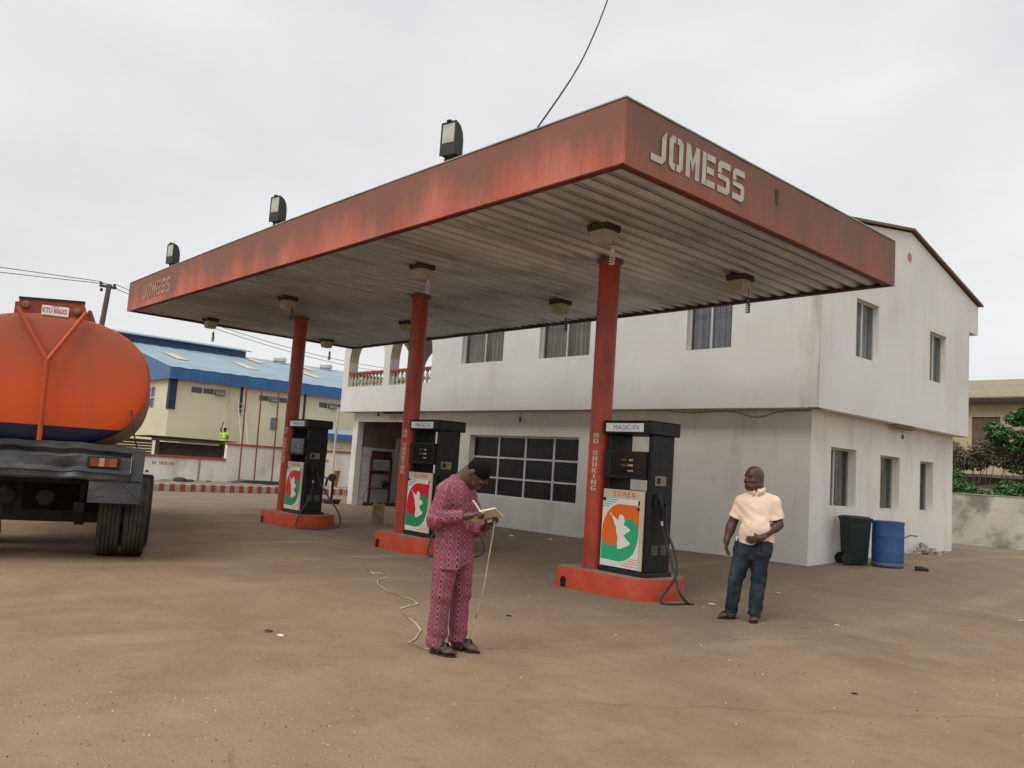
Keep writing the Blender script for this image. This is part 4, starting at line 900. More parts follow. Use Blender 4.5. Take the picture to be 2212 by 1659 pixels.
mb = MB(); mb.prism([(-.41,-.635,3.225),(-.41,-.635,3.25),(.32,-.635,3.29),(.32,-.635,3.265)], (0,.14,0)); tbuild(mb, "box_rim", m_darkp, wbx)
for x, z in ((-.325,3.155),(.25,3.14)):
    mb = MB(); mb.lathe([(.045,0),(.05,.02),(.035,.045),(.0,.05)], (x,-.62,z), 14, (0,-1,0)); tbuild(mb, "marker_lamp", pm("dull_amber_lens", (.20,.11,.06), .4), wbx, smooth=True)
plt = MB(); plt.obox((.005,-.655,3.115), ((1,0,-.0),(0,1,0),(0,0,1)), (.152,.004,.062)); pl_ = tbuild(plt, "number_plate", m_sign, wbx, bevel=.004)
textmesh("lettering", "KTU 806XS", .085, wm(trk) @ Vector((-.135,-.6605,3.088)), wm(trk).to_3x3() @ Vector((1,0,0)), (0,0,1), pm("faded_red_plate_text", (.50,.12,.12), .5), pl_, width=.27, bold=.003)
textmesh("lettering", "LAGOS", .026, wm(trk) @ Vector((-.04,-.6605,3.158)), wm(trk).to_3x3() @ Vector((1,0,0)), (0,0,1), m_nav, pl_, width=.08)
# bumper
m_bump = pm("dusty_grey_bumper_paint", (.050,.054,.060), .6, var=.2, vs=4, stains=[((.17,.16,.15),(2,2,5),.5,.7,.6),((.03,.03,.03),(5,5,5),.6,.75,.6)], bump=(18,.2), spec=.5)
prof = [(-.74,1.485),(-.86,1.485),(-.86,1.41),(-.84,1.395),(-.80,1.385),(-.79,1.365),(-.86,1.33),(-.875,1.32),(-.87,1.19),(-.875,1.185),(-.905,1.175),(-.905,1.135),(-.875,1.12),(-.865,1.06),(-.84,1.035),(-.74,1.03)]
mb = MB(); NX = 90; K = len(prof)
dn = random.Random(5)
dents = [(-.1,1.25,.18,.05),(.36,1.22,.10,.075),(.38,1.16,.06,.05),(-.35,1.33,.15,.05),(.3,1.40,.12,.03),(-.75,1.2,.15,.05),(.1,1.05,.22,.03)]
for i in range(NX+1):
    x = -1.15+2.22*i/NX
    for y, z in prof:
        d = sum(a*math.exp(-((x-dx)**2+(z-dz_)**2*2)/(2*s*s)) for dx, dz_, s, a in dents) if y < -.75 else 0
        mb.v.append((x, y+d+.006*math.sin(x*9+z*11), z+.010*math.sin(x*4.3)-.25*d*math.sin(x*7)+.004*math.sin(x*17)))
for i in range(NX):
    for k in range(K-1): mb.f.append((i*K+k, (i+1)*K+k, (i+1)*K+k+1, i*K+k+1)); mb.m.append(0)
mb.f.append(tuple(NX*K+k for k in range(K))); mb.m.append(0)
bp = tbuild(mb, "rear_bumper", m_bump, smooth=True)
for s_ in (-1, 1):
    mb = MB(); xs_ = sorted((s_*1.075, s_*1.225)); mb.box(xs_[0], xs_[1], -.85, -.35, 1.04, 1.44); xs_ = sorted((s_*.62, s_*1.225)); mb.box(xs_[0], xs_[1], -.83, -.80, .755, 1.028)
    mb.prism([(s_*.98,-.845,1.02),(s_*1.03,-.845,1.02),(s_*1.215,-.845,.84),(s_*1.215,-.845,.79)], (0,.013,0))
    mb.box(*sorted((s_*1.16, s_*1.21)), -.8, -.15, .76, 1.03)
    tbuild(mb, "mudguard", m_bump, bevel=.006)
    a, b = sorted((s_*.575, s_*.94))
    mb = MB(); mb.box(a, b, -.90, -.875, 1.195, 1.335); tl = tbuild(mb, "tail_light", m_darkp, bevel=.008)
    a += .03; b -= .03; w_ = (b-a); m_tl = [pm("dull_red_lens", (.22,.035,.03), .35), pm("dull_yellow_lens", (.34,.28,.10), .35), pm("dull_orange_lens", (.28,.085,.03), .35)]
    mb = MB(); fr_ = [0,.34,.54,.70,1.0]
    for k, mi in enumerate((0,1,0,2)): mb.box(a+w_*fr_[k]+.001, a+w_*fr_[k+1]-.001, -.912, -.901, 1.212, 1.318, mi)
    tbuild(mb, "lens", m_tl, tl)
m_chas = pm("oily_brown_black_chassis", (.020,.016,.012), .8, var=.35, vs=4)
mb = MB(); mb.box(-.45,-.35,-.75,8,1.03,1.28); mb.box(.35,.45,-.75,8,1.03,1.28); mb.box(-.5,.5,-.3,-.2,.95,1.2); mb.box(-.72,.73,.95,.99,.52,1.1); mb.box(-.9,.9,-.62,-.55,1.06,1.3); mb.box(-.9,.9,.4,.5,1.28,1.42); mb.box(-.9,.9,3,3.1,1.28,1.42); mb.box(-.9,.9,6,6.1,1.28,1.42); tbuild(mb, "chassis_and_shade_plate", m_chas)  # the transverse plate is added, dark in place of underbody shade
m_tyre = NT("dusty_black_tyre"); X = m_tyre.xyz()
m_tyre.bump(m_tyre.noise(30), .2, .01)
m_tyre = m_tyre.fin(m_tyre.mix(m_tyre.ramp(m_tyre.noise(4, det=6), .4, .7), (.035,.033,.030), (.085,.072,.056)), .85, 0, .25)
m_rim = pm("dusty_steel_rim", (.12,.10,.08), .7, var=.2)
tyre0 = {}
def tyre(x0, x1, y, side, dx=0):
    r = .535; w_ = x1-x0; pf = [(.30,x0+.03),(.44,x0+.004),(.50,x0+.0)]
    g = 5
    for q in range(g):
        a = x0+.012+(w_-.024)*q/g; b = x0+.012+(w_-.024)*(q+1)/g
        cr_ = 1-.012*abs((a+b)/2-(x0+x1)/2)/(w_/2)
        pf += [(r*cr_-.014, a+.003), (r*cr_, a+.008), (r*cr_, b-.008), (r*cr_-.014, b-.003)]
    pf += [(.50,x1),(.44,x1-.004),(.30,x1-.03)]
    mb = MB(); mb.lathe([(rr_, h) for rr_, h in pf], (0,y,.53), 44, (1,0,0), caps=False); mb.lathe([(.29,x0+.05),(.29,x1-.05)], (0,y,.53), 20, (1,0,0))
    wh = MB()
    return mb
for y, o in ((.15, 0), (1.52, .07)):
    for s_ in (-1, 1):
        for a, b in ((.745,1.02),(1.06,1.335)):
            if s_ < 0 and y > 1: a, b = a-.1, b-.1
            a2, b2 = sorted((s_*(a+o), s_*(b+o)))
            wt = tyre(a2, b2, y, s_); wh = tbuild(wt, "wheel", m_tyre, smooth=True)
            mb = MB(); mb.lathe([(.30,a2+.03),(.27,a2+.06),(.27,b2-.06),(.30,b2-.03)], (0,y,.53), 24, (1,0,0)); tbuild(mb, "rim", m_rim, wh)
    mb = MB(); mb.box(-1.0,1.0,y-.07,y+.07,.43,.58)
    for x in (-.3,.12): mb.lathe([(.0,-.5),(.10,-.49),(.115,-.42),(.10,-.34),(.0,-.33)], (x,y,.80-.03), 14, (0,1,0))
    mb.box(-.72,-.60,y-.5,y+.5,.60,.72); mb.box(.45,.58,y-.5,y+.5,.60,.72); mb.box(.46,.57,y-.1,y+.1,.40,.66); mb.box(-.25,-.15,y-.3,y-.2,.6,1.1); mb.box(.5,.56,y-.3,y+.3,.72,1.03)
    tbuild(mb, "axle", m_chas, bevel=.01)
mb = MB(); mb.tube([(-.35,-.3,.9),(-.35,-.28,.5),(-.33,-.28,.30)], .012, 6); tbuild(mb, "hanging_strap", m_wire); mb = MB(); mb.tube(catmull([(1.12,-.82,1.47),(1.05,-.80,1.7),(1.0,-.7,1.95)],4), .01, 6); tbuild(mb, "hanging_strap", m_wire)
mb = MB(); mb.box(-.95,.95,-.1,2.2,1.20,1.24); mb.box(-.6,.6,2.4,2.5,.6,1.2); tbuild(mb, "wheel_arch_plate", m_chas)

# ================================================================== FAR LEFT: KERB, WALL, POLES, SHED, WAREHOUSE
mb = MB(); K0, K1 = Vector((-24.96,-11,0)), Vector((-29.3,22.5,0)); U = (K1-K0).normalized(); Nn = Vector((-U.y, U.x, 0)); Lk = (K1-K0).length
mb.obox((K0+K1)/2+Nn*.09+Vector((0,0,.11)), (U, Nn, (0,0,1)), (Lk/2, .09, .14))
n = NT("striped_kerb_paint"); X = n.xyz()
s_ = n.math('FRACT', n.math('DIVIDE', X[1], .36)); st_ = n.ramp(s_, .49, .51)
wn_ = n.ramp(n.noise(2.5, det=5), .42, .62)
c = n.mix(st_, n.mix(n.math('MULTIPLY', wn_, .35), (.40,.36,.31), (.2,.18,.15)), n.mix(n.math('MULTIPLY', wn_, .55), (.34,.075,.05), (.20,.10,.08)))
c = n.mix(n.ramp(n.noise(9, det=5), .6, .75, 0, .5), c, (.2,.18,.15)); m_kerb = n.fin(c, .85, 0, .2)
k_ = mb.build("kerb", m_kerb, bevel=.02); tag(k_, 'low kerb painted in red and white stripes', 'kerb', kind='structure')
# raised verge behind kerb
mb = MB(); mb.v = []
for i in range(71):
    t = i/70; P = K0+(K1-K0)*t
    for j in range(9):
        q = j/8; x = P.x+Nn.x*.18-(P.x+Nn.x*.18+31.6)*q; y = P.y+Nn.y*.18
        mb.v.append((x, y, .235+.03*math.sin(y*1.7+j)+.02*math.sin(y*5.1+j*2)-.02*(j == 0)))
for i in range(70):
    for j in range(8): mb.f.append((i*9+j, i*9+j+1, (i+1)*9+j+1, (i+1)*9+j)); mb.m.append(0)
v_ = mb.build("verge", pm("grey_brown_verge_soil", (.17,.14,.105), .95, var=.25, vs=3, bump=(9,.4)), smooth=True); tag(v_, 'raised strip of bare soil behind the striped kerb', 'ground', kind='structure')
WX = -31.0
cw = thing("compound_wall", "stepped white compound wall with red coping and red NO SMOKING lettering, behind the kerb", "wall", (WX, 14, .1))
m_cwall = pm("stained_white_wall", (.74,.71,.64), .9, var=.08, vs=1, stains=[((.30,.26,.20),(1.2,1.2,.6),.52,.74,.55),((.24,.22,.20),(3,3,3),.66,.76,.5),((.40,.36,.30),(.7,.7,5),.6,.75,.5)], bump=(20,.2))
mb = MB(); mb.box(WX-.2, WX, -12, 13.10, -.1, 1.06); mb.box(WX-.2, WX+.02, 13.101, 24, -.1, 1.66); mb.box(WX-.004, WX+.012, 12.06, 12.14, 0, 1.05, 1); mb.build("wall_panel", [m_cwall, pm("crack_stain_paint", (.33,.29,.24), .9, var=.3)], cw)
mb = MB(); mb.box(WX-.24, WX+.04, -12, 13.10, 1.062, 1.135); mb.box(WX-.24, WX+.06, 13.10, 24, 1.662, 1.735); mb.build("coping", m_redcap, cw)
mb = MB(); letters(mb, "NO SMOKING", (WX+.004, 10.37, .78), (0,1,0), (0,0,1), .066, .115, .080); mb.build("lettering", m_rtxt, cw)
mb = MB(); letters(mb, "NO SMOKING", (WX+.024, 16.42, 1.22), (0,1,0), (0,0,1), .09, .13, .115); mb.build("lettering", m_rtxt, cw)
mb = MB(); [mb.poly([(WX+.003, 10.22+.09*math.cos(a)*r_, .52+.07*math.sin(a)*r_) for a, r_ in zip(np.linspace(0,2*pi,13)[:-1], (1,.4,1.1,.5,.9,.35,1.2,.5,1,.4,.8,.5))])]; mb.build("splash_mark", m_darkp, cw)
pole_lab = ("thin red brown steel pole before the white wall, leftmost of three", "thin red brown steel pole before the white wall, middle of three", "thin red brown steel pole before the white wall, rightmost of three, by the far column")
for i, (y, zt) in enumerate(((13.50,3.90),(14.12,3.93),(14.85,3.95))):
    p_ = thing("steel_pole", pole_lab[i], "pole", (WX+.45, y, .2), 0, "red brown poles before the compound wall")
    mb = MB(); mb.tube([(WX+.45,y,.2),(WX+.45,y-.05,zt)], .032, 8); mb.build("shaft", m_redpole, p_, smooth=True)
    mb = MB(); mb.lathe([(.045,0),(.045,.05),(.0,.07)], (WX+.45,y-.05,zt), 8); mb.build("cap", m_redpole, p_)
# sacks and scrap on the verge
for k, (y, r_, nm) in enumerate(((11.25,.26,'dark blue grey bundle lying on the verge under the NO SMOKING lettering'),(11.62,.15,'small black tyre scrap on the verge right of the bundle'),(11.98+.3,.13,'low black clod on the verge at the wall crack'))):
    mb = MB(); vs = []; N = 12
    for q, (s, z) in enumerate(((1,0),(.95,.3),(.7,.7),(.2,.9))):
        for a in range(N): an = 2*pi*a/N; vs.append((WX+.55+r_*.7*s*math.cos(an)*(1+.2*math.sin(a*2.3+k)), y+r_*s*math.sin(an)*(1+.2*math.cos(a*3.1)), .22+z*r_*.6*(1+.15*math.sin(a*1.7))))
    fs = [(q*N+a, q*N+(a+1)%N, (q+1)*N+(a+1)%N, (q+1)*N+a) for q in range(3) for a in range(N)]+[tuple(3*N+a for a in range(N))]
    mb.add(vs, fs); tag(mb.build("scrap_bundle", m_nav if k == 0 else m_darkp, smooth=True), nm, 'bundle')
mb = MB(); mb.prism([(WX+.3,12.9,.22),(WX+.3,15.2,.24),(WX+.3,15.2,.36),(WX+.3,13.6,.37),(WX+.3,13.3,.30)], (.6,0,0)); tag(mb.build("dark_tarpaulin", pm("dark_grey_tarpaulin", (.05,.055,.05), .8, var=.3)), 'dark flat tarpaulin spread at the feet of the three red poles', 'tarpaulin')
pk = thing("leaning_plank", "yellow brown plank leaning on the white wall by the building's left corner", "plank", (-29.8, 17.7, .2))
mb = MB(); mb.obox((WX+.42, 17.72, .56), ((0,1,.05),(.25,0,1),(1,0,-.25)), (.13,.36,.02)); mb.build("board", pm("ochre_timber", (.30,.20,.07), .8, var=.2), pk)
mb = MB(); mb.obox((WX+.5, 17.25, .40), ((0,1,.4),(.25,0,1),(1,0,-.25)), (.05,.22,.02)); tag(mb.build("scrap_board", m_rust), 'short dark scrap board leaning left of the yellow brown plank', 'plank')
# shed behind the low wall
sh = thing("lean_to_shed", "low shed of rusty corrugated sheet with a ragged roof behind the low white wall", "shed", (-34.5, 12.8, 0))
mb = MB()
def corr(mb, O, U, V, lu, lv, amp, per, N_):
    O = Vector(O); U = Vector(U); V = Vector(V); N_ = Vector(N_); k = int(lu/per*4); b = len(mb.v)
    for i in range(k+1):
        u = lu*i/k; d = N_*amp*math.sin(2*pi*u/per)
        mb.v += [tuple(O+U*u+d), tuple(O+U*u+V*lv+d)]
    for i in range(k): mb.f.append((b+2*i, b+2*i+2, b+2*i+3, b+2*i+1)); mb.m.append(0)
corr(mb, (-34.0,11.45,0), (0,1,0), (0,0,1), 2.75, 1.62, .012, .09, (1,0,0)); corr(mb, (-34.0,14.2,0), (-1,0,0), (0,0,1), 2.2, 1.6, .012, .09, (0,1,0))
mb.build("sheet_wall", m_rust, sh)
mb = MB(); corr(mb, (-33.7,11.1,1.84), (0,1,-.006), (-1,0,-.02), 3.65, 2.6, .018, .09, (0,0,1)); mb.build("sheet_roof", pm("dark_rusty_roof_sheet", (.05,.045,.035), .85, var=.4, vs=3), sh)
mb = MB(); mb.box(-33.85,-33.75,11.2,14.6,1.66,1.76); mb.box(-33.9,-33.8,11.38,11.5,0,1.7); mb.box(-33.9,-33.8,14.22,14.34,0,1.7); mb.box(-33.8,-33.7,12.3,13.9,1.60,1.67,1); mb.build("timber_frame", [pm("dark_weathered_timber", (.09,.07,.05), .9), pm("pale_timber_strip", (.25,.22,.17), .9)], sh)
s2 = thing("lean_to_shed", "lower brown slatted shed roof just right of the tanker, left of the rusty shed", "shed", (-34.5, 10, 0))
mb = MB(); corr(mb, (-33.6,7.5,1.66), (0,1,0), (-1,0,-.02), 3.8, 2.2, .016, .09, (0,0,1)); mb.build("sheet_roof", m_rust, s2)
mb = MB()
for q in range(5): mb.box(-33.75,-33.70,7.6,11.2,1.10+q*.11,1.19+q*.11)
mb.box(-33.8,-33.66,7.6,11.35,1.02,1.08); mb.build("slatted_wall", pm("brown_slats", (.11,.075,.05), .85, var=.25), s2)
# warehouse
XW = -48.0; YC = 16.62; YE = 44
wh = thing("warehouse", "long cream warehouse with a blue metal roof and deep blue eaves behind the white wall", "warehouse", (XW, 28, 0))
mb = MB()
wins = [(17.80,19.86,4.58,5.0),(21.98,24.0,4.55,4.95),(26.1,28.1,4.52,4.95),(30.6,32.6,4.52,4.95)]
wall(mb, (XW, YC, 0), (0,1,0), YE-YC, 5.4, (-1,0,0), .3, [(a-YC, b-YC, c, d) for a, b, c, d in wins])
wl = [(2.55,4.1,3.55,4.95)]
wall(mb, (XW-24, YC, 0), (1,0,0), 24, 5.4, (0,1,0), .3, [(24-b, 24-a, c, d) for a, b, c, d in wl])
mb.box(XW-24, XW, YE-.3, YE-.01, 0, 5.4); mb.build("wall", m_cream, wh)
for y in (YC+.02, 20.78, 25.0, 29.5):
    mb = MB(); mb.box(XW-.05, XW+.06, y, y+(.32 if y < 17 else .13), 3.55, 5.3); mb.build("pilaster", m_dkblue, wh)
mb = MB(); mb.box(XW-.30, XW+.058, YC-.06, YC+.018, 3.55, 5.3); mb.build("pilaster", m_dkblue, wh)
for a, b, c, d in wins:
    f_ = None; mb = MB(); mb.box(XW-.12, XW-.04, a, b, c, c+.05); mb.box(XW-.12, XW-.04, a, b, d-.05, d)
    w3 = (b-a)/3
    for k in range(4): x_ = a+w3*k; mb.box(XW-.12, XW-.04, max(a, x_-.03), min(b, x_+.03), c+.05, d-.05)
    f_ = mb.build("window", m_alu, wh)
    mb = MB(); mb.box(XW-.10, XW-.09, a, b, c+.01, d-.01); mb.build("pane", pm("grey_brown_glass", (.10,.09,.07), .25), f_)
    mb = MB(); y_ = a+2*w3 if a < 20 else a+w3
    mb.obox((XW+.10, y_+w3/2, (c+d)/2+.0), ((0,1,0),(.5,0,-.86),(.86,0,.5)), (w3/2-.03, (d-c)/2-.04, .012)); mb.build("open_sash", pm("pale_glass_sash", (.20,.19,.16), .3), f_)
mb = MB(); a, b, c, d = XW-4.1, XW-2.55, 3.55, 4.95; mb.box(a, b, YC+.08, YC+.10, c, d); fw_ = mb.build("window", pm("dull_violet_blue_glass", (.07,.08,.16), .3), wh)
mb = MB(); [mb.box(x_-.04, x_+.04, YC+.03, YC+.078, c, d) for x_ in (a+.04, (a+b)/2, b-.04)]; [mb.box(a, b, YC+.035, YC+.075, z_-.04, z_+.04) for z_ in (c+.04, 4.25, d-.04)]; mb.build("window_frame", m_alu, fw_)
# eaves fascia (ribbed), gable fascia
def ribs(mb, O, U, lu, z0, zt_, N_, per=.2):
    O = Vector(O); U = Vector(U); N_ = Vector(N_); k = int(lu/per); b = len(mb.v); pts = []
    for i in range(k):
        for du, dd in ((0,0),(.5*per,0),(.6*per,.03),(.9*per,.03)): pts.append((i*per+du, dd))
    pts.append((lu, 0))
    for u, dd in pts:
        z = zt_(u); mb.v += [tuple(O+U*u+N_*dd+Vector((0,0,z0))), tuple(O+U*u+N_*dd+Vector((0,0,z)))]
    for i in range(len(pts)-1): mb.f.append((b+2*i, b+2*i+2, b+2*i+3, b+2*i+1)); mb.m.append(0)
SL = .21
mb = MB(); ribs(mb, (XW+.35, YC-.25, 0), (0,1,0), YE-YC+.5, 5.26, lambda u: 5.93, (1,0,0)); mb.build("eaves_fascia", m_bluefas, wh)
mb = MB(); ribs(mb, (XW+.35, YC-.25, 0), (-1,0,0), 24.7, 5.26, lambda u: 5.93+SL*min(u, 24.7-u), (0,-1,0)); mb.build("gable_fascia", pm("blue_gable_sheet", (.10,.20,.36), .5, var=.08), wh)
mb = MB(); b = 0; per = .5
RX = XW+.35-12.35
k = int((YE-YC+.5)/per)
for i in range(k+1):
    y = YC-.25+i*per; dz_ = .03*(i % 2)
    mb.v += [(XW+.38, y, 5.935+dz_), (RX, y, 5.935+SL*12.35+dz_), (RX-12.35, y, 5.935+dz_)]
for i in range(k):
    mb.f += [(3*i, 3*i+3, 3*i+4, 3*i+1), (3*i+1, 3*i+4, 3*i+5, 3*i+2)]; mb.m += [0,0]
roof_ = mb.build("roof", m_blueroof, wh); m_skyl = pm("yellowed_skylight_sheet", (.50,.42,.24), .5)
for y, u0 in ((18.1,4.0),(22.7,4.0),(27.6,4.0),(31.6,3.6),(25.4,8.8),(29.6,8.8)):
    mb = MB(); mb.add([(XW+.38-u0, y, 5.985+SL*u0), (XW+.38-u0, y+.75, 5.985+SL*u0), (XW+.38-u0-2.9, y+.75, 5.985+SL*(u0+2.9)), (XW+.38-u0-2.9, y, 5.985+SL*(u0+2.9))], [(0,1,2,3)])
    mb.build("skylight", m_skyl, roof_)
mb = MB(); zr = 5.93+SL*12.35
mb.prism([(RX-1.6,10,zr-.1),(RX-1.3,10,zr+.5),(RX+1.3,10,zr+.5),(RX+1.6,10,zr-.4)][::-1], (0,15.9,0)) if False else None
mb.box(RX-1.1, RX+1.1, YC-.2, 25.6, zr-.35, zr+.28); vm = mb.build("ridge_vent", pm("shaded_blue_vent_sheet", (.05,.09,.16), .6, var=.15), roof_)
mb = MB(); mb.prism([(RX+1.5,YC-.25,zr+.24),(RX,YC-.25,zr+.52),(RX-1.5,YC-.25,zr+.24),(RX-1.5,YC-.25,zr+.30),(RX,YC-.25,zr+.58),(RX+1.5,YC-.25,zr+.30)][::-1], (0,9.5,0)); mb.build("vent_roof", m_blueroof, vm)
for y in (28.4, 32.4):
    mb = MB(); mb.lathe([(.35,-.3),(.35,.12),(.5,.14),(.52,.36),(.46,.46),(.2,.55),(0,.56)], (RX+1.0, y, zr-.22), 14); mb.build("roof_vent", m_alu, roof_, smooth=True)
mb = MB(); mb.tube([(XW+.06,20.1,5.25),(XW+.06,20.15,2.0)], .04, 6); mb.build("downpipe", m_cream, wh)
# lower blue roofed annexe to the right
an = thing("annexe_building", "low cream annexe with a blue roof edge, seen left of the service bay", "building", (-42, 24, 0))
mb = MB(); mb.box(-44.5,-43,24.0,40,0,2.45); mb.build("wall", m_cream, an)
mb = MB(); mb.prism([(-42.6,23.8,2.72),(-46.5,23.8,3.15),(-46.5,23.8,3.22),(-42.6,23.8,2.79)], (0,16.4,0)); mb.build("roof", m_blueroof, an)
mb = MB(); ribs(mb, (-42.58,23.8,0), (0,1,0), 16.4, 2.42, lambda u: 2.79, (1,0,0)); mb.build("eaves_fascia", m_bluefas, an)
mb = MB(); mb.box(-43.0,-42.95,24.3,25.0,2.0,2.3); mb.build("window", m_alu, an)
mb = MB(); mb.box(-48.0+.001,-47.9,22.9,23.3,2.9,3.6); mb.build("wall_box", pm("grey_blue_box", (.12,.17,.20), .6), wh)
# ladder on the warehouse wall
ld = thing("ladder", "pale aluminium ladder leaning against the cream warehouse wall", "ladder", (XW+.6, 20.9, 0))
for y0_, y1_ in ((20.62,20.55),(21.05,20.95)):
    mb = MB(); mb.tube([(XW+1.4,y0_+.25,.0),(XW+.1,y1_+.05,4.5)], .035, 6); mb.build("rail", m_alu, ld)
for q in range(14):
    t = (q+.7)/14.5; mb = MB(); mb.tube([(XW+1.4-1.3*t, 20.87-.27*t+(-.0), 4.5*t),(XW+1.4-1.3*t, 21.30-.30*t, 4.5*t)], .02, 5); mb.build("rung", m_alu, ld)
# power pole and lines
pp = thing("utility_pole", "leaning wooden utility pole with a small crossarm between the tanker and the canopy", "utility pole", (-45, 11.3, 0))
mb = MB(); mb.tube([(-45,11.35,0),(-45,11.95,9.45)], [.17,.12], 10); mb.build("shaft", pm("grey_utility_timber", (.10,.085,.075), .85, var=.2), pp, smooth=True)
mb = MB(); mb.box(-45.06,-44.94,11.5,12.3,9.28,9.40); mb.lathe([(.06,0),(.08,.1),(.04,.18)], (-45,11.6,9.05), 8); mb.lathe([(.05,0),(.08,.08),(.03,.16)], (-45,12.2,9.40), 8); mb.lathe([(.05,0),(.08,.08),(.03,.16)], (-45,11.55,9.40), 8); mb.build("crossarm", m_rust, pp)
def cable(P, r, label, name="overhead_cable", k=8):
    mb = MB(); mb.tube(catmull(P, k), r, 5); tag(mb.build(name, m_wire), label, 'cable')
cable([(-46,-9,8.9),(-45.3,4,9.25),(-45,11.6,9.55)], .018, 'upper overhead cable running left from the utility pole')
cable([(-46,-9,8.6),(-45.3,4,8.95),(-45,12.2,9.50)], .018, 'lower overhead cable running left from the utility pole')
cable([(-45,12.2,9.55),(-46.5,17,8.75),(-50,25,8.35),(-54,33,8.55),(-60,45,9.4)], .018, 'upper overhead cable running right from the utility pole behind the canopy and gallery')
cable([(-45,11.6,9.50),(-46.5,17,8.55),(-50,25,8.10),(-54,33,8.25),(-60,45,9.0)], .018, 'lower overhead cable running right from the utility pole behind the canopy and gallery')
cable([(-6.335,5.74,5.20),(-6.263,6.0,5.665),(-6.446,6.409,6.18),(-6.676,6.846,6.78),(-6.921,7.358,7.65),(-7.308,8.065,9.02),(-8.2,9.4,12)], .010, 'thin black cable hanging in the sky above the canopy edge')

# ================================================================== FAR RIGHT: WALL, BANK, HOUSE, PLANTS
bw = thing("boundary_wall", "stained grey cement boundary wall at the right edge behind the building", "wall", (-4, 30, 0))
mb = MB(); mb.box(-14, 8, 29.9, 30.15, -.2, 1.68); mb.build("wall_panel", m_concrete, bw)
mb = MB(); mb.box(-14, 8, 29.88, 30.17, 1.684, 1.72); mb.build("coping", pm("grey_cement_coping", (.33,.30,.25), .9, var=.2), bw)
mb = MB()
for i in range(31):
    for j in range(13):
        x = -24+i*1.5; y = 30.4+j*1.1; q = min(1, j/10)
        mb.v.append((x, y, .6+1.9*q+.22*math.sin(x*1.3+y)+.15*math.sin(x*3.1-y*2)))
for i in range(30):
    for j in range(12): mb.f.append((i*13+j, (i+1)*13+j, (i+1)*13+j+1, i*13+j+1)); mb.m.append(0)
b_ = mb.build("earth_bank", pm("brown_scrub_earth", (.13,.10,.07), .95, var=.35, vs=1.5, bump=(3,.8,.1)), smooth=True); tag(b_, 'rough brown earth bank rising behind the boundary wall', 'bank', kind='structure')
rw = thing("ledge_wall", "low brown wall with a pale cement ledge on the bank behind the bushes", "wall", (-12, 40, 2))
mb = MB(); mb.box(-22, -2, 40.0, 40.25, 1.0, 2.52); mb.box(-22, -2, 39.93, 40.28, 2.523, 2.66, 1); mb.build("wall_panel", [pm("mossy_brown_wall", (.16,.125,.09), .9, var=.3, vs=1.5), m_concrete], rw)
hs = thing("bungalow", "pale ochre bungalow with a faded sheet roof behind the trees at the right edge", "house", (-10, 48, 2))
mb = MB(); wall(mb, (-17.5, 45, 0), (1,0,0), 20, 6.3, (0,1,0), .25, [(2.13,3.43,4.23,5.67)], z0=1); mb.build("wall", pm("pale_ochre_render", (.46,.39,.24), .9, var=.08, stains=[((.28,.23,.16),(.6,.6,.5),.55,.75,.6)]), hs)
mb = MB(); mb.box(-15.4,-14.05,45.08,45.12,4.2,5.7); wd = mb.build("window", pm("brown_shutter", (.13,.09,.065), .8, var=.2), hs); mb = MB(); mb.box(-14.76,-14.70,45.05,45.078,4.25,5.65); mb.build("window_frame", pm("shutter_edge", (.16,.12,.09), .8), wd)
mb = MB(); mb.prism([(-18.2,44.3,6.62),(-18.2,48.5,8.0),(-18.2,52.5,6.62),(-18.2,52.5,6.55),(-18.2,48.5,7.93),(-18.2,44.3,6.55)][::-1], (22,0,0)); mb.build("roof", pm("faded_brown_green_roof_sheet", (.25,.215,.145), .85, var=.12, stains=[((.16,.14,.10),(.5,3,1),.5,.7,.6)]), hs)
mb = MB(); mb.box(-18.2, 3.8, 44.28, 44.33, 6.36, 6.545); mb.build("gutter", pm("dark_gutter", (.03,.03,.028), .6), hs)
m_leaf = []
for nm, col in (("leaf_green", (.07,.145,.045)), ("leaf_light_green", (.12,.21,.07)), ("leaf_dark_green", (.032,.075,.028)), ("leaf_dry_brown", (.15,.12,.075))):
    m_leaf.append(pm(nm, col, .6, var=.3, vs=5, spec=.3))
def foliage(name, clumps, nleaf, size, mats_w, parent, seed, flat=.6):
    r_ = random.Random(seed); mb = MB()
    tot = sum(c[3]**2 for c in clumps)
    for (cx_, cy_, cz_, cr_) in clumps:
        k = int(nleaf*cr_**2/tot); wts = [max(.02, w_*r_.uniform(.5,1.6)) for w_ in mats_w]
        for _ in range(k):
            d = Vector((r_.gauss(0,1), r_.gauss(0,1), r_.gauss(0,1))).normalized(); q = cr_*(r_.random()**.45)
            p = Vector((cx_, cy_, cz_))+Vector((d.x*q, d.y*q, d.z*q*flat))
            nrm = (Vector((r_.gauss(0,.7), r_.gauss(0,.7), 1))+d*.6).normalized(); a = nrm.orthogonal().normalized(); a.rotate(Matrix.Rotation(r_.uniform(0, 6.28), 3, nrm)); b_ = nrm.cross(a)
            s = size*r_.uniform(.6,1.4); t_ = a*s; w_ = b_*s*.42; dr = nrm*(-s*.18)
            mb.add([p-t_*.5, p+w_*.5, p+t_*.6+dr, p-w_*.5], [(0,1,2,3)], r_.choices(range(len(mats_w)), wts)[0])
    return mb.build(name, m_leaf[:len(mats_w)], parent)
def trunk(mb, P, r0, r1): mb.tube(catmull(P, 5), [r0+(r1-r0)*i/((len(P)-1)*5) for i in range((len(P)-1)*5+1)], 8)
m_bark = pm("brown_bark", (.10,.075,.05), .9, var=.25, vs=6, bump=(14,.5,.02))
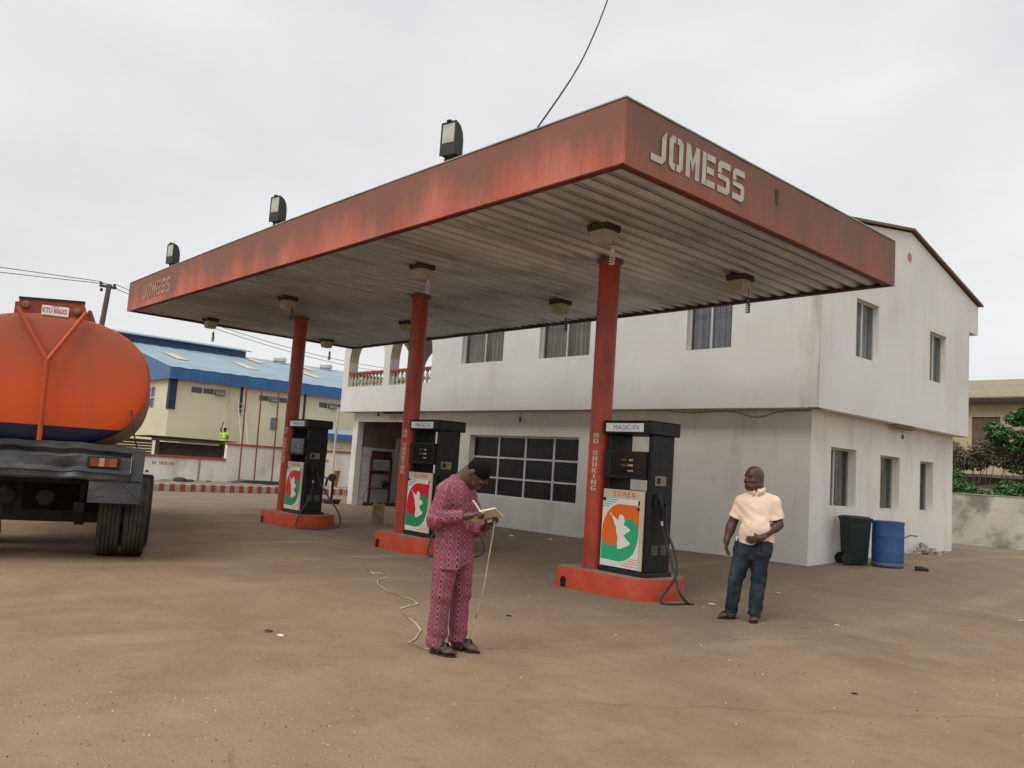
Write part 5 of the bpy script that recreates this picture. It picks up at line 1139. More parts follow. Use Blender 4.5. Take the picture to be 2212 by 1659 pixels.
tr = thing("broadleaf_tree", "spreading green tree in front of the ochre bungalow at the right edge", "tree", (-9.8, 38, 1.8))
mb = MB(); trunk(mb, [(-9.6,38,1.5),(-9.7,38.1,2.6),(-10.0,38,3.6)], .16, .10)
for e in ((-11.8,37.6,4.5),(-10.8,38.3,5.1),(-9.2,37.8,5.4),(-8.2,38.2,4.9),(-11.3,38.5,4.0)): trunk(mb, [(-9.7,38,2.9),((-9.7+e[0])/2,38,(3.3+e[2])/2+.1),e], .07, .02)
mb.build("trunk", m_bark, tr, smooth=True)
r_ = random.Random(4); cl = [(-12.05,37.8,4.55,.42),(-11.6,37.6,4.3,.5),(-11.9,38,4.0,.35),(-11.2,38,4.95,.55),(-10.6,37.7,5.2,.55),(-10.2,38,4.6,.7),(-9.4,37.9,5.3,.75),(-8.6,38,5.0,.7),(-11.3,38,3.75,.45),(-10.6,38,3.6,.5),(-9.5,38,4.2,.8),(-8.4,38,4.1,.8),(-12.3,38,4.2,.22),(-10.9,37.8,4.2,.5)]
foliage("crown", cl, 11000, .17, (.5,.5,.35), tr, 11)
dbush = thing("dry_shrub", "brown tangle of dry shrubs under the tree on the bank", "shrub", (-11, 38.5, 1.5))
mb = MB(); 
for q in range(40):
    x = r_.uniform(-15.5,-7); mb.tube([(x,38.6,2.2),(x+r_.uniform(-.4,.4),38.6,2.2+r_.uniform(.6,1.5)),(x+r_.uniform(-.8,.8),38.6,3+r_.uniform(.3,1.0))], .015, 4)
mb.build("stem", m_bark, dbush)
foliage("crown", [(-15+q*.62,38.8+.3*math.sin(q),3.4+.30*math.sin(q*1.9),.78) for q in range(14)]+[(-10.5+q*.8,38.3,3.0,.6) for q in range(5)], 24000, .13, (.10,.02,.35,1.0), dbush, 5)
gb_lab = ("taller green bush right against the building's rear edge, over the boundary wall", "green creeper bush showing over the middle of the boundary wall", "green creeper bush showing over the boundary wall at the right edge")
for k, (x, z, w_) in enumerate(((-11.2,2.25,.7),(-10.2,1.95,.8),(-8.7,2.0,1.1))):
    gb = thing("green_bush", gb_lab[k], "bush", (x, 31.2, .8), 0, "green bushes over the boundary wall")
    cl = [(x+r_.uniform(-w_,w_), 31.1+r_.uniform(-.4,.5), z-.25+r_.uniform(-.35,.22), r_.uniform(.22,.42)) for _ in range(10)]
    if k == 0: cl += [(-11.25,31.0,2.45,.25),(-11.0,31,2.3,.25)]
    mb = MB(); [mb.tube([(x+r_.uniform(-.2,.2),31.2,.7),(c_[0],c_[1],c_[2])], .015, 4) for c_ in cl]; mb.build("stem", m_bark, gb)
    foliage("crown", cl, 5200, .13, (.5,.35,.55), gb, 20+k, .8)
# ================================================================== PEOPLE (signed distance bodies turned into one continuous surface)
class SDF:
    def __init__(s, lo, hi, h):
        s.lo = np.array(lo, float); s.h = h; s.n = np.ceil((np.array(hi)-s.lo)/h).astype(int)+1
        s.ax = [s.lo[i]+h*np.arange(s.n[i]) for i in range(3)]; s.F = np.full(s.n, .15, np.float32)
    def _blk(s, lo, hi, pad):
        i0 = np.clip(((np.array(lo)-pad-s.lo)/s.h).astype(int), 0, s.n-1); i1 = np.clip(((np.array(hi)+pad-s.lo)/s.h).astype(int)+2, 1, s.n)
        sl = tuple(slice(a, b) for a, b in zip(i0, i1)); X, Y, Z = np.meshgrid(*[s.ax[i][sl[i]] for i in range(3)], indexing='ij', sparse=True)
        return sl, X, Y, Z
    def _u(s, sl, d, k):
        A = s.F[sl]
        if k > 0:
            h = np.maximum(k-np.abs(A-d), 0)/k; s.F[sl] = np.minimum(A, d)-h*h*k*.25
        else: s.F[sl] = np.minimum(A, d)
    def cap(s, a, b, ra, rb, k=.03, sq=None):
        a = np.array(a, float); b = np.array(b, float); R = max(ra, rb)
        sl, X, Y, Z = s._blk(np.minimum(a, b), np.maximum(a, b), R+k+.02)
        v = b-a; L2 = max(v@v, 1e-9); t = np.clip(((X-a[0])*v[0]+(Y-a[1])*v[1]+(Z-a[2])*v[2])/L2, 0, 1)
        dx = X-(a[0]+v[0]*t); dy = Y-(a[1]+v[1]*t); dz = Z-(a[2]+v[2]*t)
        s._u(sl, np.sqrt(dx*dx+dy*dy+dz*dz)-(ra+(rb-ra)*t), k); return s
    def ell(s, c, r, k=.03, R=None, sub=False):
        c = np.array(c, float); r = np.array(r, float); R = np.eye(3) if R is None else np.array(R, float)   # rows = local axes
        m = r.max(); sl, X, Y, Z = s._blk(c-m, c+m, k+.02)
        dx, dy, dz = X-c[0], Y-c[1], Z-c[2]
        q = [(R[i][0]*dx+R[i][1]*dy+R[i][2]*dz) for i in range(3)]
        k0 = np.sqrt(sum((q[i]/r[i])**2 for i in range(3))); k1 = np.sqrt(sum((q[i]/r[i]**2)**2 for i in range(3)))+1e-9
        d = k0*(k0-1)/k1
        if sub:
            A = s.F[sl]; d = -d; h = np.maximum(k-np.abs(A-d), 0)/max(k, 1e-6); s.F[sl] = np.maximum(A, d)+h*h*k*.25
        else: s._u(sl, d, k)
        return s
    def clip(s, fn):                                        # keep where fn(X,Y,Z) < 0
        X, Y, Z = np.meshgrid(*s.ax, indexing='ij', sparse=True); s.F = np.maximum(s.F, fn(X, Y, Z)).astype(np.float32); return s
    def clip_half(s, p, nrm, reg=None):                     # cut away the side nrm points to; reg=(centre, radius) limits it
        p = np.array(p, float); nrm = np.array(nrm, float)/np.linalg.norm(nrm); X, Y, Z = np.meshgrid(*s.ax, indexing='ij', sparse=True)
        d = (X-p[0])*nrm[0]+(Y-p[1])*nrm[1]+(Z-p[2])*nrm[2]
        if reg:
            c, r = reg; far = np.sqrt((X-c[0])**2+(Y-c[1])**2+(Z-c[2])**2)-r; d = np.minimum(d, -far)
        s.F = np.maximum(s.F, d).astype(np.float32); return s
    def disp(s, fn):
        X, Y, Z = np.meshgrid(*s.ax, indexing='ij', sparse=True); s.F = (s.F+fn(X, Y, Z)).astype(np.float32); return s
    def mesh(s):
        F = s.F; n = s.n; I = F < 0
        cnt = np.zeros(n-1, np.uint8); acc = np.zeros((*(n-1), 3), np.float32)
        c8 = {(i,j,k): F[i:n[0]-1+i, j:n[1]-1+j, k:n[2]-1+k] for i in (0,1) for j in (0,1) for k in (0,1)}
        inside = sum((c8[q] < 0).astype(np.uint8) for q in c8); act = (inside > 0) & (inside < 8); idx = np.argwhere(act)
        P = np.zeros((len(idx), 3)); C = np.zeros(len(idx))
        V = {q: c8[q][act] for q in c8}
        for a in c8:
            for ax in range(3):
                if a[ax] == 0:
                    b = list(a); b[ax] = 1; b = tuple(b); fa, fb = V[a], V[b]; m = (fa < 0) != (fb < 0)
                    t = np.where(m, fa/np.where(m, fa-fb, 1), 0); p = np.tile(np.array(a, float), (len(idx), 1)); p[:, ax] += t; P += p*m[:, None]; C += m
        P = (P/C[:, None]+idx)*s.h+s.lo
        vid = np.full(n-1, -1, np.int64); vid[act] = np.arange(len(idx)); fs = []
        for ax in range(3):
            u, v = (ax+1) % 3, (ax+2) % 3
            sa = [slice(None)]*3; sb = [slice(None)]*3; sa[ax] = slice(0, -1); sb[ax] = slice(1, None)
            A = I[tuple(sa)]; B = I[tuple(sb)]; ch = np.argwhere(A != B)
            ch = ch[(ch[:, u] > 0) & (ch[:, v] > 0) & (ch[:, u] < n[u]-1) & (ch[:, v] < n[v]-1)]
            f = A[tuple(ch.T)]; q = []
            for du, dv in ((0,0),(-1,0),(-1,-1),(0,-1)):
                c = ch.copy(); c[:, u] += du; c[:, v] += dv; q.append(vid[tuple(c.T)])
            q = np.stack(q, 1); q[~f] = q[~f][:, ::-1]; fs.append(q)
        return P, np.concatenate(fs)
def smooth_mesh(P, Fc, it=2, lam=.5):
    E = np.concatenate([Fc[:, [0,1]], Fc[:, [1,2]], Fc[:, [2,3]], Fc[:, [3,0]]]); E = np.concatenate([E, E[:, ::-1]])
    dg = np.bincount(E[:, 0], minlength=len(P)).astype(float)
    for _ in range(it):
        for l_ in (lam, -lam*1.04):
            S = np.stack([np.bincount(E[:, 0], P[E[:, 1], k], minlength=len(P)) for k in range(3)], 1); P = P+l_*(S/np.maximum(dg, 1)[:, None]-P)
    return P
def sdf_obj(s, name, mats, parent=None, uvf=None, matf=None, it=2):
    P, Fc = s.mesh(); P = smooth_mesh(P, Fc, it)
    me = bpy.data.meshes.new(name); me.vertices.add(len(P)); me.vertices.foreach_set('co', P.astype(np.float32).ravel())
    me.loops.add(Fc.size); me.loops.foreach_set('vertex_index', Fc.astype(np.int32).ravel()); me.polygons.add(len(Fc))
    me.polygons.foreach_set('loop_start', np.arange(0, Fc.size, 4, dtype=np.int32)); me.polygons.foreach_set('loop_total', np.full(len(Fc), 4, np.int32))
    me.update(calc_edges=True); me.validate()
    if not isinstance(mats, (list, tuple)): mats = [mats]
    for m in mats: me.materials.append(m)
    me.polygons.foreach_set('use_smooth', np.ones(len(me.polygons), bool))
    if uvf is not None:
        uv = me.uv_layers.new(name='cloth'); lv = np.empty(len(me.loops), np.int32); me.loops.foreach_get('vertex_index', lv); U = uvf(P); uv.data.foreach_set('uv', U[lv].astype(np.float32).ravel())
    if matf is not None:
        cen = P[Fc].mean(1); me.polygons.foreach_set('material_index', matf(cen).astype(np.int32))
    me.update(); o = bpy.data.objects.new(name, me); COL.objects.link(o); o.parent = parent; return o
nv = lambda v: np.array(v, float)/np.linalg.norm(v)
def hand(s, wrist, d, pn, thumb, curl=(.3,.5,.4), L=1.0, spread=.12, k=.008, tcurl=.4, curls=None):
    """d finger direction, pn palm normal (fingers curl towards it), thumb = side direction of the thumb"""
    w = np.array(wrist, float); d = nv(d); pn = nv(np.array(pn)-d*np.dot(pn, d)); th = nv(np.array(thumb)-d*np.dot(thumb, d)-pn*np.dot(thumb, pn))
    R = [d, th, pn]; s.cap(w-d*.02, w+d*.02, .026*L, .028*L, .02); s.ell(w+d*.050*L, (.052*L, .040*L, .017*L), .015, R)
    for i, (off, ln) in enumerate(((.030,.072),(.010,.080),(-.010,.075),(-.029,.058))):
        base = w+d*(.088 if i in (1,2) else .080)*L+th*off*L; dd = nv(d+th*(off*spread/.03)); a = 0; p = base; cc = curls[i] if curls else curl
        for j, (fr_, c_) in enumerate(zip((.46,.31,.23), cc)):
            a += c_; v = dd*math.cos(a)+pn*math.sin(a); q = p+v*ln*fr_*L; s.cap(p, q, (.0098-.0009*j)*L, (.0090-.0009*j)*L, k if j else .014); p = q
    b = w+d*.030*L+th*.030*L; v = nv(d*.65+th*.75+pn*.35); p = b+v*.036*L; s.cap(b, p, .015*L, .0115*L, .014)
    v2 = nv(v*math.cos(tcurl)+nv(d*.6+pn*.8)*math.sin(tcurl)); q = p+v2*.030*L; s.cap(p, q, .011*L, .010*L, k); s.cap(q, q+nv(v2+pn*.3)*.022*L, .010*L, .0085*L, k)
def head(s, c, f, u, hs=1.0, full=1.0, k=.02):
    """c skull centre, f face direction, u crown direction"""
    f = nv(f); u = nv(np.array(u)-f*np.dot(u, f)); r = np.cross(f, u); R = [r, f, u]; c = np.array(c, float); P = lambda x, y, z: c+(r*x+f*y+u*z)*hs
    s.ell(P(0,-.008,.028), np.array((.076,.098,.090))*hs, k, R); s.ell(P(0,.018,-.035), np.array((.064*full,.078,.082))*hs, .03, R)
    s.ell(P(0,.062,-.088), np.array((.034*full,.030,.026))*hs, .025, R)          # chin
    s.ell(P(0,.030,-.075), np.array((.056*full,.050,.034))*hs, .025, R)          # jaw
    for x in (-1, 1):
        s.ell(P(x*.033,.076,-.030), np.array((.026*full,.020,.022))*hs, .02, R)  # cheeks
        s.ell(P(x*.032,.096,.012), np.array((.019,.014,.013))*hs, .012, R, sub=True)   # eye sockets
        s.ell(P(x*.032,.080,.011), np.array((.014,.013,.011))*hs, .004, R)
        s.ell(P(x*.030,.090,.030), np.array((.024,.010,.008))*hs, .012, R)       # brows
        s.ell(P(x*.077,-.006,.000), np.array((.009,.020,.030))*hs, .008, R)      # ears
        s.ell(P(x*.015,.104,-.030), np.array((.011,.012,.009))*hs, .008, R)      # nostril wings
    s.cap(P(0,.092,.022), P(0,.112,-.024), .009*hs, .013*hs, .010)
    s.ell(P(0,.098,-.056), np.array((.026,.013,.008))*hs, .006, R); s.ell(P(0,.096,-.070), np.array((.023,.013,.009))*hs, .006, R)
    return P, R
def foot(s, heel, toe, side, L=1.0, k=.012):
    h = np.array(heel, float); t = np.array(toe, float); d = nv(t-h); ln = np.linalg.norm(t-h); sd = np.array(side, float)*1.0
    z = np.array((0,0,1.)); R = [d, np.cross(z, d), z]; l_ = R[1]*(1 if np.dot(R[1], sd) > 0 else -1)   # l_ = towards little toe
    s.ell(h+d*.035+z*.034, (.045,.034,.034), .03, R); s.ell(h+d*ln*.45+z*.038, (ln*.42,.036,.030), .03, R); s.ell(h+d*ln*.72+z*.026, (ln*.20,.044,.022), .02, R)
    for i in range(5):
        q = h+d*(ln*(.90-.028*i*i*.35-.012*i))+l_*(-.030+.0165*i)+z*.020; s.cap(q-d*.03, q+d*.012, .013-.0012*i, .0125-.0012*i, .006)
def pnoise(X, Y, Z, f, seed=0):
    return (np.sin(X*f*1.0+1.7*np.sin(Z*f*.61+seed)+seed)*np.sin(Y*f*.93+1.3*np.sin(X*f*.47+seed*2))*np.cos(Z*f*.83+1.9*np.sin(Y*f*.55-seed)))

def skin_mat(name, col):
    n = NT(name); c = n.mix(n.ramp(n.noise(14, det=4), .35, .65), tuple(k*.82 for k in col), tuple(k*1.15 for k in col))
    n.b.inputs['Subsurface Weight'].default_value = .05; n.b.inputs['Subsurface Scale'].default_value = .01
    n.bump(n.noise(120), .15, .002); return n.fin(c, .48, 0, .45)
m_skin = skin_mat("dark_brown_skin", (.085,.040,.026)); m_skin2 = skin_mat("warm_dark_brown_skin", (.078,.035,.023))
m_hair = pm("short_black_hair", (.009,.007,.006), .95, spec=.08, bump=(160,.6,.004)); m_sandal = pm("black_leather_sandal", (.018,.018,.020), .45, spec=.5)
m_eye = pm("eye_white", (.45,.42,.38), .3); m_nail = pm("nail", (.22,.12,.09), .4)

# patterned cloth: vertical chains of diamonds over a ruled mauve ground, laid out in the garment's own UVs
n = NT("patterned_pink_cloth"); uvn = n.n('ShaderNodeUVMap'); uvn.uv_map = 'cloth'; U_ = n.xyz(uvn.outputs[0])
u = n.math('ADD', U_[0], n.math('MULTIPLY', n.math('SUBTRACT', n.noise(7, vec=uvn.outputs[0], det=3), .5), .030)); v = n.math('ADD', U_[1], n.math('MULTIPLY', n.math('SUBTRACT', n.noise(6, vec=uvn.outputs[0], det=3, off=(3,3,3)), .5), .05))
cell = n.math('FRACT', n.math('DIVIDE', u, .067)); du = n.math('ABSOLUTE', n.math('SUBTRACT', cell, .5))               # 0 at chain centre
tv = n.math('PINGPONG', n.math('DIVIDE', v, .044), .5)                                                            # 0..0.5 zig
amp = n.math('ADD', .045, n.math('MULTIPLY', tv, .33)); dist = n.math('ABSOLUTE', n.math('SUBTRACT', du, amp))
line = n.ramp(dist, .025, .065, 1, 0)
inner = n.math('MULTIPLY', n.ramp(n.math('SUBTRACT', amp, du), .03, .06), n.ramp(tv, .20, .26))
tv2 = n.math('PINGPONG', n.math('DIVIDE', v, .011), .5)
ruled = n.ramp(tv2, .12, .38)
tex = n.noise(5, vec=uvn.outputs[0], det=4)
c = n.mix(n.math('MULTIPLY', ruled, n.ramp(tex, .3, .7, .35, .95)), (.185,.100,.128), (.215,.042,.080))
c = n.mix(n.ramp(du, .18, .23, .6, 0), c, (.21,.045,.075))
c = n.mix(n.math('MULTIPLY', inner, .92), c, (.07,.028,.05))
c = n.mix(n.math('MULTIPLY', line, .95), c, n.mix(n.ramp(tv, .1, .35), (.62,.13,.11), (.50,.12,.18)))
n.bump(n.noise(9, det=4), .25, .01); m_cloth = n.fin(c, .85, 0, .2)

# ---------------- the man writing
PX, PY = -5.42, 4.36
ang = math.atan2(.779, .627)
def figure_frame(px, py):
    nn = Vector((px, py, 0)).normalized(); return math.atan2(-nn.x, nn.y)          # local x = to the right as the camera sees it, y = away
ra1 = figure_frame(PX, PY)
F = np.array((.85,-.527,0)); S_ = np.array((.527,.85,0))                            # facing, and towards his left
h_ = .0062
b = SDF((-.42,-.42,-.01), (.42,.42,1.66), h_)
hc = np.array((.102,-.055,1.482)); pf_ = 1.12
face = F*math.cos(pf_)+np.array((0,0,-math.sin(pf_))); crown = F*math.sin(pf_)+np.array((0,0,math.cos(pf_)))
hipR = np.array((-.085,-.075,.88)); hipL = np.array((.015,.075,.88)); kR, kL = np.array((-.118,-.08,.46)), np.array((.045,.09,.46)); aR, aL = np.array((-.135,-.06,.085)), np.array((.035,.125,.085))
nb = np.array((-.055,.0,1.40))
b.cap((-.035,0,.90), (-.06,0,1.10), .12, .115, .05); b.cap((-.06,0,1.10), (-.065,0,1.26), .115, .13, .05)
b.cap(np.array((-.065,0,1.30))-S_*.09, np.array((-.065,0,1.30))+S_*.09, .075, .075, .05); b.cap(nb-np.array((0,0,.06)), nb, .07, .058, .05)
b.cap(nb, hc-face*.05-crown*.05, .056, .052, .03)
head(b, hc, face, crown, 1.10)
shR = np.array((-.150,-.145,1.315)); shL = np.array((.035,.14,1.315)); eR = np.array((-.205,-.175,1.095)); eL = np.array((.15,.085,1.01)); wR = np.array((.055,-.255,1.135)); wL = np.array((.215,-.075,1.045))
for a, e, w_ in ((shR, eR, wR), (shL, eL, wL)): b.cap(a, e, .046, .042, .03); b.cap(e, w_, .042, .027, .02)
for a, k_, an_ in ((hipR, kR, aR), (hipL, kL, aL)): b.cap(a, k_, .085, .056, .05); b.cap(k_, an_, .055, .036, .02); b.cap(an_, an_-np.array((0,0,.04)), .036, .034, .02)
heelR, toeR = np.array((-.165,-.035,.012)), np.array((.03,-.175,.012)); heelL, toeL = np.array((.005,.130,.012)), np.array((.228,.020,.012))
foot(b, heelR, toeR, -S_); foot(b, heelL, toeL, S_)
# right hand grips the pen over the page, left hand cradles the book from beneath
hdR = nv((.93,-.10,.42)); hand(b, wR, hdR, (.1,.25,-1), (.05,.9,.35), curls=((.55,.85,.5),(.7,1.0,.6),(.9,1.2,.8),(1.0,1.3,.8)), tcurl=.5)
hand(b, wL, (.62,-.60,.42), (-.25,.05,1), (-.5,-.75,.1), curls=((.25,.45,.3),(.3,.5,.3),(.35,.5,.35),(.35,.55,.4)), tcurl=.25)
p1 = sdf_obj(b, "person", [m_skin], it=1)
tag(p1, 'man in a pink and maroon patterned tunic and trousers looking down, writing in a notebook', 'person')
p1.location = (PX, PY, 0); p1.rotation_euler = (0, 0, ra1)
# hair and beard
R3 = [np.cross(face, crown), face, crown]
hr = SDF(hc-.17, hc+.17, .005); hr.ell(hc+crown*.028-face*.010, (.0865,.1095,.1035), 0, R3)
hn = nv(-face*.50+crown*.86); hr.clip(lambda X, Y, Z: -(((X-hc[0])*hn[0]+(Y-hc[1])*hn[1]+(Z-hc[2])*hn[2])-.004+.005*np.sin(X*160)*np.sin(Y*140+Z*90))); sdf_obj(hr, "hair", m_hair, p1, it=1)
bd = SDF(hc-.17, hc+.17, .005); bd.ell(hc+face*.030-crown*.068, (.068,.060,.053), 0, R3); bd.ell(hc+face*.062-crown*.088, (.038,.036,.030), .02, R3)
bd.clip(lambda X, Y, Z: ((X-hc[0])*crown[0]+(Y-hc[1])*crown[1]+(Z-hc[2])*crown[2])+.050); sdf_obj(bd, "beard", m_hair, p1, it=1)
# tunic
t = SDF((-.44,-.44,.62), (.36,.36,1.50), h_)
fl = lambda z: 0
SX = [S_, F, np.array((0,0,1.))]
t.ell((-.062,0,1.335), (.205,.108,.085), 0, SX); t.ell((-.062,0,1.27), (.178,.132,.16), .05, SX)
t.cap(np.array((-.065,0,1.26))-S_*.045, np.array((-.05,0,1.02))-S_*.045, .127, .128, .05); t.cap(np.array((-.065,0,1.26))+S_*.045, np.array((-.05,0,1.02))+S_*.045, .127, .128, .05)
for sg in (-1, 1): t.cap(np.array((-.05,0,1.02))+S_*.05*sg, np.array((-.035,0,.60))+S_*.065*sg+F*.005, .128, .140, .05)
t.cap(nb-np.array((0,0,.03)), nb+F*.012+np.array((0,0,.018)), .088, .070, .04)
t.cap(shR, eR, .071, .068, .05); t.cap(eR, eR+(wR-eR)*.70, .066, .058, .02); t.cap(shL, eL, .071, .066, .05); t.cap(eL, eL+(wL-eL)*.35, .062, .060, .02)
t.ell(eR+np.array((-.005,0,-.03)), (.062,.05,.06), .03)
t.clip(lambda X, Y, Z: .708+.20*(X+.0)*1+.012*np.sin(X*16+Y*9)-Z+(np.abs(X-.3)<0)*0)
t.clip_half(nb+F*.02+np.array((0,0,.034)), nv(np.array((0,0,1))*.9-F*.0+F*.35), (nb+np.array((0,0,.06)), .11))
t.clip_half(eR+(wR-eR)*.86, wR-eR, (wR, .12)); t.clip_half(eL+(wL-eL)*.66, wL-eL, (wL, .085))
t.disp(lambda X, Y, Z: .0085*pnoise(X, Y, Z, 15, 1)*np.clip((1.42-Z)*4, .2, 1)+.005*pnoise(X, Y, Z, 36, 2)+.006*np.sin((Z*1.2+X*1.6-Y)*33+2.2*np.sin(X*9))*np.exp(-(Z-1.0)**2/.02)+.004*np.sin((X*S_[0]+Y*S_[1])*42+1.5*np.sin(Z*6))*np.clip((.98-Z)*3, 0, 1)+.003*np.sin(((Z-1.1)*3+X+Y)*30)*np.exp(-((X+.19)**2+(Z-1.13)**2)/.02))
def arm_uv(P, segs, core, rad_):
    """segs: [(a,b,r)] limb axes; core(P)->(axis point, distance)"""
    out = np.zeros((len(P), 2)); best = core[0](P); th = core[1](P); out[:, 0] = th*rad_; out[:, 1] = P[:, 2]
    for a, b_, r_ in segs:
        v = b_-a; L_ = np.linalg.norm(v); v = v/L_; q = P-a; tt = np.clip(q@v, 0, L_); dd = q-tt[:, None]*v; ds = np.linalg.norm(dd, axis=1)-r_
        x = nv(np.cross(v, (.3,.9,.1))); y = np.cross(v, x); m = ds < best-.004
        an_ = np.arctan2(dd@y, dd@x); out[m, 0] = an_[m]*r_*1.05; out[m, 1] = tt[m]; best = np.where(m, ds, best)
    return out
def torso_core(c, ax1, ax2, w1, w2):
    def f(P): q = P-np.array(c); a = q@ax1; b_ = q@ax2; return np.sqrt((a/w1)**2+(b_/w2)**2)*min(w1, w2)-min(w1, w2)
    def th(P): q = P-np.array(c); return np.arctan2(q@ax1/w1, q@ax2/w2)
    return f, th
uvt = lambda P: arm_uv(P, [(shR-S_*0, eR, .074), (eR, wR, .060), (shL, eL, .074), (eL, wL, .060)], torso_core((-.055,0,1), S_, F, .175, .135), .163)
sdf_obj(t, "tunic", m_cloth, p1, uvt)
tr_ = SDF((-.34,-.34,.04), (.32,.36,1.0), h_)
tr_.ell((-.035,0,.86), (.155,.125,.14), 0, SX)
for a, k_, an_, q in ((hipR, kR, aR, 0), (hipL, kL, aL, 1)):
    tr_.cap(a, k_, .108, .083, .03); tr_.cap(k_, an_+np.array((.0,0,-.06)), .083, .074, .02)
tr_.clip(lambda X, Y, Z: np.where(Y*.82+X*.57 > .02, .070, .052)+.01*np.sin(X*20)-Z)
tr_.disp(lambda X, Y, Z: .008*pnoise(X, Y, Z*.5, 15, 4)+.005*pnoise(X, Y, Z*.6, 34, 5)+.005*np.sin((X+.12)*34+Z*3)*np.exp(-(Z-.5)**2/.06)*0+.006*np.sin(Z*44+X*18+2*np.sin(Y*14))*(np.exp(-(Z-.13)**2/.006)+.6*np.exp(-(Z-.47)**2/.01)))
def uvl(P):
    out = np.zeros((len(P), 2)); dR = np.full(len(P), 9.)
    for a, b_, r_ in ((hipR, kR, .095), (kR, aR, .08), (hipL, kL, .095), (kL, aL, .08)):
        v = b_-a; L_ = np.linalg.norm(v); v /= L_; q = P-a; tt = np.clip(q@v, 0, L_); dd = q-tt[:, None]*v; ds = np.linalg.norm(dd, axis=1); m = ds < dR
        out[m, 0] = (np.arctan2(dd@S_, dd@F)*.085)[m]; out[m, 1] = P[m, 2]; dR = np.where(m, ds, dR)
    return out
sdf_obj(tr_, "trousers", m_cloth, p1, uvl)
def sandal(heel, toe, side, parent, wide=.046, cross=True):
    h = np.array(heel, float); tt = np.array(toe, float); d = nv(tt-h); ln = np.linalg.norm(tt-h); l_ = np.cross((0,0,1), d); l_ = l_*(1 if l_@np.array(side) > 0 else -1)
    mb = MB(); N = 26; o = []
    for k in range(N):
        a = 2*pi*k/N; x = math.cos(a); y = math.sin(a); wx = ln*.55*x; wy = wide*y*(1+.12*x)*(1-.12*(x < -.2))
        o.append(h+d*(ln*.48+wx)+l_*wy)
    secs = [[(*p[:2], .001) for p in o], [(*p[:2], .010) for p in o], [(*(p*0.0+p)[:2], .017) for p in o]]
    loft(mb, secs)
    for a0, a1 in (((.38,-1),(.72,1)), ((.38,1),(.72,-1))) if cross else (((.42,-1),(.78,.0)), ((.42,1),(.78,.0))):
        pts = []
        for q in np.linspace(0, 1, 9):
            al = a0[0]+(a1[0]-a0[0])*q; si = a0[1]+(a1[1]-a0[1])*q; c0 = h+d*ln*al; hgt = (.088 if al < .6 else .064)
            pts.append(c0+l_*wide*.98*si+np.array((0,0,.012+max(0, 1-si*si)**.5*(hgt-.012))))
        b_ = len(mb.v)
        for p in pts: mb.v += [tuple(p-d*.016), tuple(p+d*.016), tuple(p+d*.016+np.array((0,0,.005))), tuple(p-d*.016+np.array((0,0,.005)))]
        for q in range(8):
            for k in range(4): mb.f.append((b_+q*4+k, b_+q*4+(k+1)%4, b_+(q+1)*4+(k+1)%4, b_+(q+1)*4+k)); mb.m.append(0)
    return mb.build("sandal", m_sandal, parent, local=True, smooth=True)
sandal(heelR, toeR, -S_, p1); sandal(heelL, toeL, S_, p1)
mb = MB(); q = nb+F*.088; mb.tube([tuple(q+np.array((0,0,-.01))), tuple(q+F*.022+np.array((0,0,-.07))), tuple(q+F*.030+np.array((0,0,-.15)))], .0035, 5); mb.build("placket_seam", m_nav, p1, local=True)
# things he holds
W1 = wm(p1); tow = lambda p: W1 @ Vector(tuple(p)); todir = lambda p: W1.to_3x3() @ Vector(tuple(p))
d1 = nv((.90,-.30,.26)); nn_ = np.array((-.36,.52,.77)); nn_ = nv(nn_-d1*(nn_@d1)); d2 = np.cross(nn_, d1); bc = np.array((.185,-.200,1.145))
nbk = thing("notebook", "open pale notebook held up by the man in the patterned suit", "notebook", tow(bc))
mb = MB(); mb.obox(tow(bc), (todir(d1), todir(d2), todir(nn_)), (.130,.095,.006)); mb.build("page_block", pm("cream_pages", (.60,.57,.44), .7), nbk, bevel=.002)
mb = MB(); mb.obox(tow(bc+nn_*.0075), (todir(d1), todir(d2), todir(nn_)), (.127,.092,.0012)); mb.build("top_sheet", pm("white_page", (.75,.75,.72), .6), nbk)
mb = MB()
e0 = bc-d2*.095-nn_*.006
K_ = 10; vs = []
for i in range(K_+1):
    x = -.125+.16*i/K_
    for j in range(5): z = j/4; vs.append(tow(e0+d1*(x-.02*z)+d2*.02*math.sin(z*2)-nn_*(.055*z*(1-.75*i/K_))))
mb.add(vs, [(i*5+j, (i+1)*5+j, (i+1)*5+j+1, i*5+j+1) for i in range(K_) for j in range(4)]); mb.build("folded_page", pm("shaded_cream_page", (.58,.56,.42), .8), nbk)
mb = MB(); q0 = bc-d1*.128-d2*.05; mb.tube([tow(q0), tow(q0+np.array((.004,-.004,-.05))), tow(q0+np.array((.008,0,-.10)))], .006, 5); mb.build("orange_ribbon", pm("orange_ribbon_cloth", (.75,.18,.02), .6), nbk)
pen = thing("pen", "white pen in the writing man's raised right hand", "pen", tow((.13,-.235,1.2)))
mb = MB(); mb.tube([tow((.083,-.245,1.262)), tow((.150,-.222,1.178))], .0075, 8); mb.tube([tow((.150,-.222,1.178)), tow((.163,-.216,1.160))], [.006,.001], 8, 1); mb.build("barrel", [m_sign, m_dark], pen, smooth=True)
